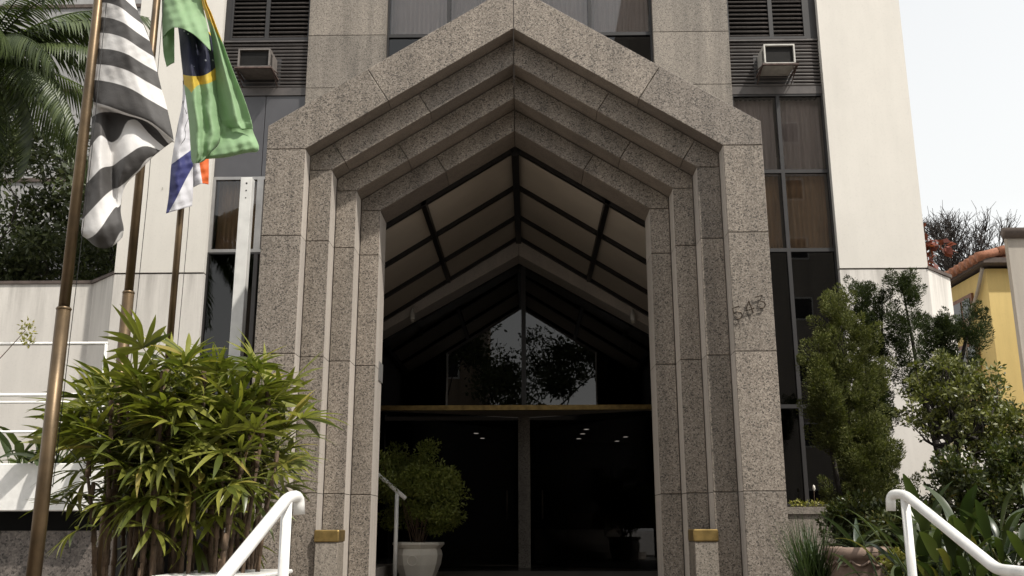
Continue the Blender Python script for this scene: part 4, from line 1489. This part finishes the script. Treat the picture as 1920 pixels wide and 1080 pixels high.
ter_leaf = [paddle_mesh(0.42, 0.15, 0.35, 1.0, 'leaf_terrace', s) for s in (1, 2, 3)]
for i, (x, y, n, lab) in enumerate(((-6.25, 12.1, 22, 'leafy plant on the terrace, leftmost behind the railing'), (-5.75, 12.4, 26, 'leafy plant on the terrace beside the second railing post'),
                                    (-5.3, 12.1, 30, 'taller leafy plant at the right end of the terrace'), (-6.7, 12.6, 22, 'leafy plant on the terrace cut by the left frame edge'))):
    paddle_plant('terrace_plant', (x, y, 2.15), n, ter_leaf, lab, 'plant', 0.3, (5, 60), (0.8, 1.35) if i != 2 else (1.0, 1.75), 40 + i, 'terrace plants')
bsh = thing('terrace_bush', (-5.35, 12.9, 2.15), 'small bush at the end of the terrace, above the fan palms', 'bush')
segs, tips = grow((-5.35, 12.9, 2.15), (0, 0, 1), 0.9, 0.02, 2, 0.7, 0, 3, 0.2, (3, 4), 0.7, random.Random(3))
b = MB()
for pts, r in segs:
    b.tube(pts, r, 4, caps=False)
b.build('branches', 'bark', bsh)
quads('crown', clump_leaves([q for q, d in tips], [0.2] * len(tips), 45, 0.1, 0.045, 0.3), 'leaf_terrace', bsh)
spr = thing('yellow_sprig', (-7.2, 12.2, 2.15), 'pale flowering sprig at the left frame edge', 'plant')
MB().tube([(-7.2, 12.2, 2.15), (-7.1, 12.2, 3.4), (-6.55, 12.2, 4.1)], [0.012, 0.009, 0.004], 5).build('stem', 'cane', spr)
quads('blossom', clump_leaves([(-6.52, 12.2, 4.08), (-6.5, 12.18, 3.95), (-6.56, 12.22, 4.18)], [0.1, 0.08, 0.08], 40, 0.06, 0.025, 0.3), 'leaf_yellow', spr)

# potted shrub in the porch --------------------------------------------
ps = thing('potted_shrub', (-1.65, 14.75, FL + 0.46), 'bushy light green shrub on thin stems in the cream pot', 'shrub')
random.seed(9)
tips = []
for i in range(22):
    a = random.uniform(0, 2 * math.pi)
    r0 = random.uniform(0, 0.1)
    e = np.array([-1.66 + random.uniform(-0.58, 0.46), 14.75 + random.uniform(-0.45, 0.45), random.uniform(1.75, 2.75)])
    s0 = np.array([-1.65 + r0 * math.cos(a), 14.75 + r0 * math.sin(a), FL + 0.455])
    mid = s0 * 0.5 + e * 0.5 + np.array([-0.12 * (e[0] + 1.62), 0, 0.12])
    MB().tube([s0, mid, e], [0.009, 0.007, 0.004], 5).build('stem', 'cane', ps)
    for k in range(5):
        tips.append(mid + (e - mid) * (0.35 + 0.18 * k) + np.array([random.gauss(0, .09), random.gauss(0, .09), random.gauss(0, .05)]))
tips += [np.array([-1.12, 14.7, 2.2]), np.array([-1.05, 14.65, 2.05]), np.array([-1.2, 14.7, 2.35]), np.array([-1.5, 14.7, 2.78]), np.array([-1.55, 14.6, 2.7])]
quads('crown', clump_leaves(tips, [0.14 + 0.07 * random.random() for _ in tips], 260, 0.055, 0.022, 0.35), 'leaf_pot', ps)


# junipers ---------------------------------------------------------------
def juniper(name, base, spires, label, mat, n_tuft, seed, needles=70):
    """spires: (x, y, z0, z1, radius, lean) columns of upswept tufts"""
    rs = np.random.default_rng(seed)
    th = thing(name, base, label, 'conifer', 'junipers right of the portal')
    b = MB()
    T = []
    for (x, y, z0, z1, r, lx) in spires:
        zb = max(base[2] + 0.3, min(q[2] for q in spires) - 0.35)
        b.tube([(base[0], base[1], base[2]), (base[0] + 0.06, base[1], (base[2] + zb) / 2), (base[0] - 0.04, base[1], zb), (x, y, z0 + 0.1), (x + lx * 0.5, y, (z0 + z1) / 2), (x + lx, y, z1 - 0.1)], [0.05, 0.045, 0.04, 0.03, 0.02, 0.008], 6, caps=False)
        k = int(n_tuft * (z1 - z0) * r)
        for i in range(k):
            t = rs.random() ** 0.9
            prof = (0.4 + 0.6 * math.sin(math.pi * min(1, 0.25 + 0.75 * (1 - t)))) * (1 - t ** 5 * 0.8)
            a = rs.random() * 2 * math.pi
            lump = 1 + 0.38 * math.sin(2 * a + 7 * t + seed) + 0.22 * math.sin(5 * a - 17 * t)
            rr = r * prof * lump * (0.1 + 0.78 * rs.random() ** 0.7)
            c = np.array([x + lx * t + rr * math.cos(a), y + rr * math.sin(a), z0 + (z1 - z0) * t - 0.12])
            d = unit(np.array([math.cos(a) * 0.75, math.sin(a) * 0.75, 1.15]) + rs.normal(size=3) * 0.3)
            T.append((c, d, 0.17 + 0.24 * rs.random() ** 1.5))
    b.build('trunk', 'bark_dark', th, True)
    C = np.array([q[0] for q in T])
    Dm = np.array([q[1] for q in T])
    Ls = np.array([q[2] for q in T])
    N = len(C)
    P = np.repeat(C, needles, 0)
    D0 = np.repeat(Dm, needles, 0)
    Lr = np.repeat(Ls, needles)[:, None]
    # each tuft is a small pointed plume of scale leaves
    s = rs.random((N * needles, 1))
    wdt = 0.34 * np.sin(np.pi * (0.12 + 0.85 * s)) * Lr
    off = rs.normal(size=P.shape)
    off = unit(off - D0 * np.sum(off * D0, 1, keepdims=True))
    P = P + D0 * s * Lr + off * wdt * rs.random((N * needles, 1)) ** 0.5
    D = D0 + off * 0.8 + rs.normal(size=P.shape) * 0.3
    quads('crown', cards(P, D, 0.022 + 0.026 * rs.random(N * needles), 0.008 + 0.006 * rs.random(N * needles)), mat, th)
    return th


juniper('juniper', (4.0, 12.4, 0.9), [(4.05, 12.4, 1.3, 4.55, 0.42, 0.03), (3.78, 12.3, 2.6, 4.0, 0.25, -0.05), (4.15, 12.3, 1.2, 2.8, 0.42, 0.1)],
        'tall yellowish green juniper column just right of the portal', 'leaf_juniper', 165, 3, 300)
juniper('juniper', (4.7, 13.0, 0.9), [(4.5, 13.0, 1.6, 4.85, 0.2, 0.1), (4.6, 12.9, 1.6, 3.5, 0.2, 0.05), (4.75, 13.0, 3.3, 4.75, 0.15, 0.12)],
        'dark spiky juniper leaning behind the yellowish green column', 'leaf_juniper2', 190, 8, 280)
juniper('juniper', (5.35, 12.8, 0.9), [(5.2, 12.8, 3.2, 4.92, 0.24, -0.12), (5.45, 12.8, 3.0, 4.3, 0.3, 0.1), (5.75, 12.8, 3.6, 4.45, 0.22, 0.22)],
        'dark juniper with ragged tips above the broadleaf shrub', 'leaf_juniper2', 190, 15, 280)


# broadleaf garden shrubs ----------------------------------------------------
def shrub(name, base, trunk_h, rx, rz, label, mat, seed, nclump, nleaf, L, W, cl, cat='shrub', lean=(0, 0, 1), limbs=7, top=0.0, group='garden shrubs'):
    rs = random.Random(seed)
    th = thing(name, base, label, cat, group)
    b = MB()
    bx, by, bz = base
    fork = np.array([bx + lean[0] * trunk_h, by + lean[1] * trunk_h, bz + trunk_h])
    b.tube([base, (np.array(base) * 0.65 + fork * 0.35) + np.array([0.05, 0, 0]), (np.array(base) * 0.3 + fork * 0.7) + np.array([-0.04, 0.02, 0]), fork], [0.055, 0.05, 0.048, 0.04], 7, caps=False)
    C = []
    cz = fork[2] + rz * 0.75
    for i in range(nclump):
        d = unit(np.array([rs.gauss(0, 1), rs.gauss(0, 1), rs.gauss(0, 0.9) + 0.15]))
        k = rs.random() ** 0.4
        C.append(np.array([fork[0] + d[0] * rx * k, fork[1] + d[1] * rx * 0.8 * k, cz + d[2] * rz * k]))
    for i in range(limbs * 3):
        e = C[rs.randrange(len(C))]
        dd = e - fork
        pts = [fork] + [fork + dd * f_ + np.array([rs.gauss(0, .05), rs.gauss(0, .05), -0.10 * math.sin(math.pi * f_) + rs.gauss(0, .03)]) for f_ in (0.25, 0.5, 0.75)] + [e]
        b.tube(pts, [0.026, 0.02, 0.014, 0.009, 0.004], 5, caps=False)
    b.build('trunk', 'bark_dark', th, True)
    quads('crown', clump_leaves(C, [cl * rs.uniform(0.6, 1.3) for _ in C], nleaf, L, W, 0.45, 0.6, 0.8), mat, th)
    return th


shrub('garden_shrub', (4.80, 11.0, 0.9), 1.62, 0.66, 0.56, 'rounded shrub tree on a bare forked trunk, before the yellow house', 'leaf_shrub', 4, 100, 75, 0.055, 0.028, 0.10, limbs=16)
shrub('garden_shrub', (5.3, 11.6, 0.9), 1.5, 0.52, 0.42, 'smaller green shrub leaning to the right frame edge', 'leaf_shrub', 14, 60, 85, 0.06, 0.03, 0.105, lean=(0.12, 0, 1), limbs=6)
shrub('garden_shrub', (4.2, 10.9, 0.9), 0.25, 0.45, 0.42, 'low dark shrub at the foot of the juniper', 'leaf_low', 5, 80, 90, 0.06, 0.03, 0.13, limbs=5)
shrub('garden_shrub', (4.75, 10.4, 0.9), 0.62, 0.6, 0.52, 'low bronze green shrub under the shrub tree', 'leaf_low', 6, 95, 90, 0.065, 0.032, 0.13, limbs=5)
shrub('garden_shrub', (5.5, 10.7, 0.9), 0.75, 0.65, 0.52, 'bronze green shrub running out of the right frame edge', 'leaf_low', 7, 95, 90, 0.065, 0.032, 0.13, limbs=5)
shrub('garden_shrub', (3.85, 11.6, 0.9), 0.3, 0.42, 0.42, 'low green shrub between the juniper and the portal', 'leaf_low', 17, 60, 90, 0.06, 0.03, 0.12, limbs=5)

# bird-of-paradise plants
st_leaf = [paddle_mesh(0.40, 0.095, 0.62, 0.5, 'leaf_strel', 4), paddle_mesh(0.36, 0.11, 0.5, 0.9, 'leaf_strel', 5), paddle_mesh(0.44, 0.075, 0.55, 1.3, 'leaf_strel', 6), paddle_mesh(0.34, 0.12, 0.4, 0.3, 'leaf_strel', 7), paddle_mesh(0.5, 0.06, 0.45, 1.7, 'leaf_strel', 8)]
for i, (x, y, n, sc, lab) in enumerate(((3.15, 8.0, 50, (0.55, 1.0), 'broad leaved clump left of the right handrail'), (3.55, 7.9, 60, (0.6, 1.1), 'broad leaved clump directly behind the right handrail'),
                                        (3.95, 8.1, 60, (0.6, 1.1), 'broad leaved clump at the right frame edge'), (3.65, 8.7, 55, (0.75, 1.25), 'taller broad leaved clump behind the others at the right handrail'))):
    paddle_plant('broadleaf_clump', (x, y, 0.9), n, st_leaf, lab, 'plant', 0.3, (0, 46), sc, 60 + i, 'broad leaved clumps by the handrail')

# grass tuft and strap leaved plants
def blades(name, base, n, L, Wd, spread, droop, mat, label, cat, seed, tilt=(2, 35)):
    rs = random.Random(seed)
    th = thing(name, base, label, cat)
    b = MB()
    for i in range(n):
        V, FF = strip_leaf(L * rs.uniform(0.6, 1.1), Wd, rs.uniform(*droop), 0.3, 5, 0.3, 0.7)
        V = rotz(roty(V, -R(90 - rs.uniform(*tilt))), rs.uniform(0, 2 * math.pi))
        b.add(V + np.array(base) + np.array([rs.uniform(-spread, spread), rs.uniform(-spread, spread), 0]), FF)
    ob = b.build('blades', mat, th, True)
    ob['kind'] = 'stuff'
    return th


blades('grass_tuft', (2.68, 9.6, 0.9), 260, 0.85, 0.012, 0.1, (0.05, 0.5), 'leaf_grass', 'tuft of fine dark grass against the right jamb of the portal', 'grass', 2, (2, 28))
sl_leaf = []
for k in range(3):
    V, FF = strip_leaf(0.62, 0.075, 0.55 + 0.2 * k, 0.4, 8, 0.3, 0.8)
    sl_leaf.append(tomesh('leaf', V, FF, 'leaf_agave', smooth=True))
ag = thing('strap_leaf_plant', (3.1, 9.5, 1.35), 'strap leaved plant spilling out of the terracotta pot', 'plant')
rs = random.Random(4)
for i in range(24):
    ob = bpy.data.objects.new('leaf', sl_leaf[i % 3])
    COL.objects.link(ob)
    ob.parent = ag
    ob.rotation_euler = (0, -R(rs.uniform(5, 62)), rs.uniform(0, 6.28))
    s_ = rs.uniform(0.6, 1.1)
    ob.scale = (s_, s_, s_)
shrub('garden_shrub', (3.35, 8.9, 0.9), 0.2, 0.22, 0.18, 'small yellow leaved shrub beside the terracotta pot', 'leaf_yellow', 27, 22, 60, 0.06, 0.025, 0.09, limbs=3)
lp = thing('ledge_plant', (4.7, 16.95, 1.92), 'pale little plants and a white bud on the window ledge', 'plant')
quads('leaves', clump_leaves([(4.5 + 0.09 * i, 16.95, 1.96 + 0.02 * (i % 2)) for i in range(9)], [0.07] * 9, 26, 0.05, 0.03, 0.5), 'leaf_yellow', lp)
MB().tube([(4.86, 16.93, 1.92), (4.87, 16.93, 2.2)], 0.005, 5).build('stem', 'cane', lp)
MB().lathe([(0.0, -0.04), (0.028, 0.0), (0.02, 0.05), (0.0, 0.07)], (4.87, 16.93, 2.22), 10).build('bud', 'pot_white', lp, True)

# ------------------------------------------------------------------ right background
yh = thing('yellow_house', (11.5, 23.0, 0), 'yellow house with a tiled roof edge and brown shuttered windows, far right', 'house')
MB().box(10.72, 20.0, 22.0, 34.0, -0.1, 7.45).build('wall', 'yellow_wall', yh)
# monopitch top of the side wall and roof slab with tiles
V = [(10.55, 21.7, 7.52), (20.3, 21.7, 7.52), (20.3, 34.3, 7.52), (10.55, 34.3, 7.52)]
MB().add([(x, y, z) for x, y, z in V] + [(x, y, z + 0.12) for x, y, z in V], [(3, 2, 1, 0), (4, 5, 6, 7), (0, 1, 5, 4), (1, 2, 6, 5), (2, 3, 7, 6), (3, 0, 4, 7)]).build('eave_board', 'coping', yh)
tile_me = MB().tube([(0, 0, 0), (0.62, 0, 0.16)], [0.115, 0.095], 10).mesh('roof_tile', 'roof_tile', True)
for i in range(44):
    for j in range(2):
        ob = bpy.data.objects.new('roof_tile', tile_me)
        COL.objects.link(ob)
        ob.parent = yh
        ob.location = (10.42 + 0.5 * j - 11.5, 21.75 + i * 0.28 - 23.0, 7.66 + 0.13 * j)
gp_ = MB().tube([(10.62, 21.95, 7.45), (10.64, 22.3, 7.05), (10.66, 23.2, 6.2), (10.66, 23.3, 5.9), (10.66, 23.3, 0.0)], 0.045, 8)
gp_.build('downpipe', 'beige_wall', yh, True)
for za, zb, ya in ((6.4, 7.05, 22.75), (5.2, 5.9, 22.75)):
    wv = MB()
    wv.box(10.66, 10.74, ya, ya + 1.1, za, zb)
    wo = wv.build('window', 'wood', yh)
    MB().box(10.645, 10.66, ya + 0.1, ya + 0.5, za + 0.1, zb - 0.1).build('pane', 'glass_dark', wo)
    MB().box(10.645, 10.66, ya + 0.6, ya + 1.0, za + 0.1, zb - 0.1).build('pane', 'glass_dark', wo)
nb = thing('beige_building', (12.5, 20.5, 0), 'beige wall with a dark rounded coping at the right frame edge', 'building')
MB().box(10.28, 18.0, 20.0, 20.14, -0.1, 7.60).build('wall', 'beige_wall', nb)
MB().tube([(10.2, 19.98, 7.70), (18.1, 19.98, 7.70)], 0.12, 10).build('coping', 'coping', nb, True)
gw = thing('garden_wall', (8.0, 15.5, 0), 'low pale rendered garden wall behind the shrubs, right', 'wall')
MB().box(7.45, 20.0, 16.4, 16.6, -0.1, 3.05).build('wall', 'white_wall2', gw)
MB().box(7.42, 20.0, 16.36, 16.64, 3.052, 3.12).build('coping', 'coping', gw)

bt = thing('bare_tree', (15.3, 33.0, 0), 'leafless tree with a dense fan of twigs behind the tiled roof', 'tree')
rs = random.Random(12)
MB().tube([(15.4, 33, -0.1), (15.3, 33, 4.0), (15.35, 33, 7.6)], [0.24, 0.19, 0.14], 8).build('trunk', 'bark_dark', bt, True)
b = MB()
for i in range(46):
    az, el = rs.uniform(0, 2 * math.pi), rs.uniform(0.12, 1.45)
    rad_ = rs.uniform(0.85, 1.0)
    root = np.array([15.35, 33.0, 7.5])
    end = root + rad_ * np.array([3.0 * math.cos(el) * math.cos(az), 3.0 * math.cos(el) * math.sin(az), 4.5 * math.sin(el)])
    bow = np.array([0, 0, rs.uniform(0.0, 0.4)])
    limb = [root + (end - root) * t + bow * math.sin(math.pi * t) + np.array([rs.gauss(0, .05), rs.gauss(0, .05), 0]) for t in np.linspace(0, 1, 7)]
    b.tube(limb, list(np.linspace(0.05, 0.008, 7)), 4, caps=False)
    for k in range(26):
        q = limb[rs.randint(3, 6)] * 1.0
        d = unit(unit(end - root) + np.array([rs.gauss(0, .5), rs.gauss(0, .5), rs.gauss(0, .35)]))
        l = rs.uniform(0.4, 1.0)
        e = q + d * l
        b.tube([q, q + d * l * 0.5 + np.array([rs.gauss(0, .04), 0, rs.gauss(0, .04)]), e], [0.014, 0.011, 0.007], 3, caps=False)
        for _ in range(4):
            q2 = q + (e - q) * rs.uniform(0.3, 1.0)
            d2 = unit(d + np.array([rs.gauss(0, .6), rs.gauss(0, .6), rs.gauss(0, .4) + 0.2]))
            b.tube([q2, q2 + d2 * rs.uniform(0.15, 0.45)], [0.009, 0.006], 3, caps=False)
b.build('twigs', 'bark_dark', bt)
rd = thing('red_leaved_vine', (8.0, 17.9, 6.26), 'reddish brown leafy vine at the corner of the hotel wall, on the coping', 'vine')
MB().tube([(7.75, 18.0, 6.26), (7.75, 18.0, 6.8), (7.68, 18.0, 7.25)], [0.02, 0.015, 0.008], 6).build('stem', 'bark', rd)
quads('leaves', clump_leaves([(7.55, 18.0, 7.2), (7.6, 18.0, 6.9), (7.72, 18.0, 6.75), (7.98, 18.0, 6.85), (7.65, 18.0, 6.5)], [0.15] * 5, 16, 0.2, 0.11, -0.5, 0.4), 'leaf_red', rd)

# ------------------------------------------------------------------ across the street (seen only in the glass)
random.seed(3)


def block(name, x0, x1, y0, y1, h, mat, label, floors, cols):
    bl = thing(name, ((x0 + x1) / 2, y1, 0), label, 'building', 'buildings across the street')
    MB().box(x0, x1, y0, y1, -0.1, h).build('wall', mat, bl)
    for i in range(floors):
        for j in range(cols):
            cx = x0 + (x1 - x0) * (j + 0.5) / cols
            cz = 2.2 + (h - 3) * i / floors
            fr = MB().box(cx - 0.6, cx + 0.6, y1, y1 + 0.06, cz, cz + 1.3).build('window', 'white_metal', bl)
            MB().box(cx - 0.52, cx + 0.52, y1 + 0.06, y1 + 0.07, cz + 0.09, cz + 1.21).build('pane', 'dark_metal', fr)


block('street_building', -16.0, -2.6, -30.0, -16.0, 17.0, 'brick_wall', 'ochre apartment block across the street, mirrored in the fanlight', 4, 4)
block('street_building', 6.0, 24.0, -34.0, -17.0, 34.0, 'beige_wall', 'tall beige apartment block across the street, mirrored in the right windows', 9, 5)
tree('street_tree', (1.0, -11.8, 0.0), 13, 'large street tree opposite the hotel, mirrored in the fanlight', 'leaf_dark', 140, 0.24, 0.11, 41, 0.8, 1.0, 4, 0.22, (0.0, 0, 1), first=5.8, group='street trees')
tree('street_tree', (-4.4, -12.0, 0.0), 11, 'street tree left of the opposite pavement, mirrored in the fanlight', 'leaf_dark', 50, 0.22, 0.1, 45, 0.8, 0.9, 4, 0.18, (0.05, 0, 1), first=4.6, group='street trees')
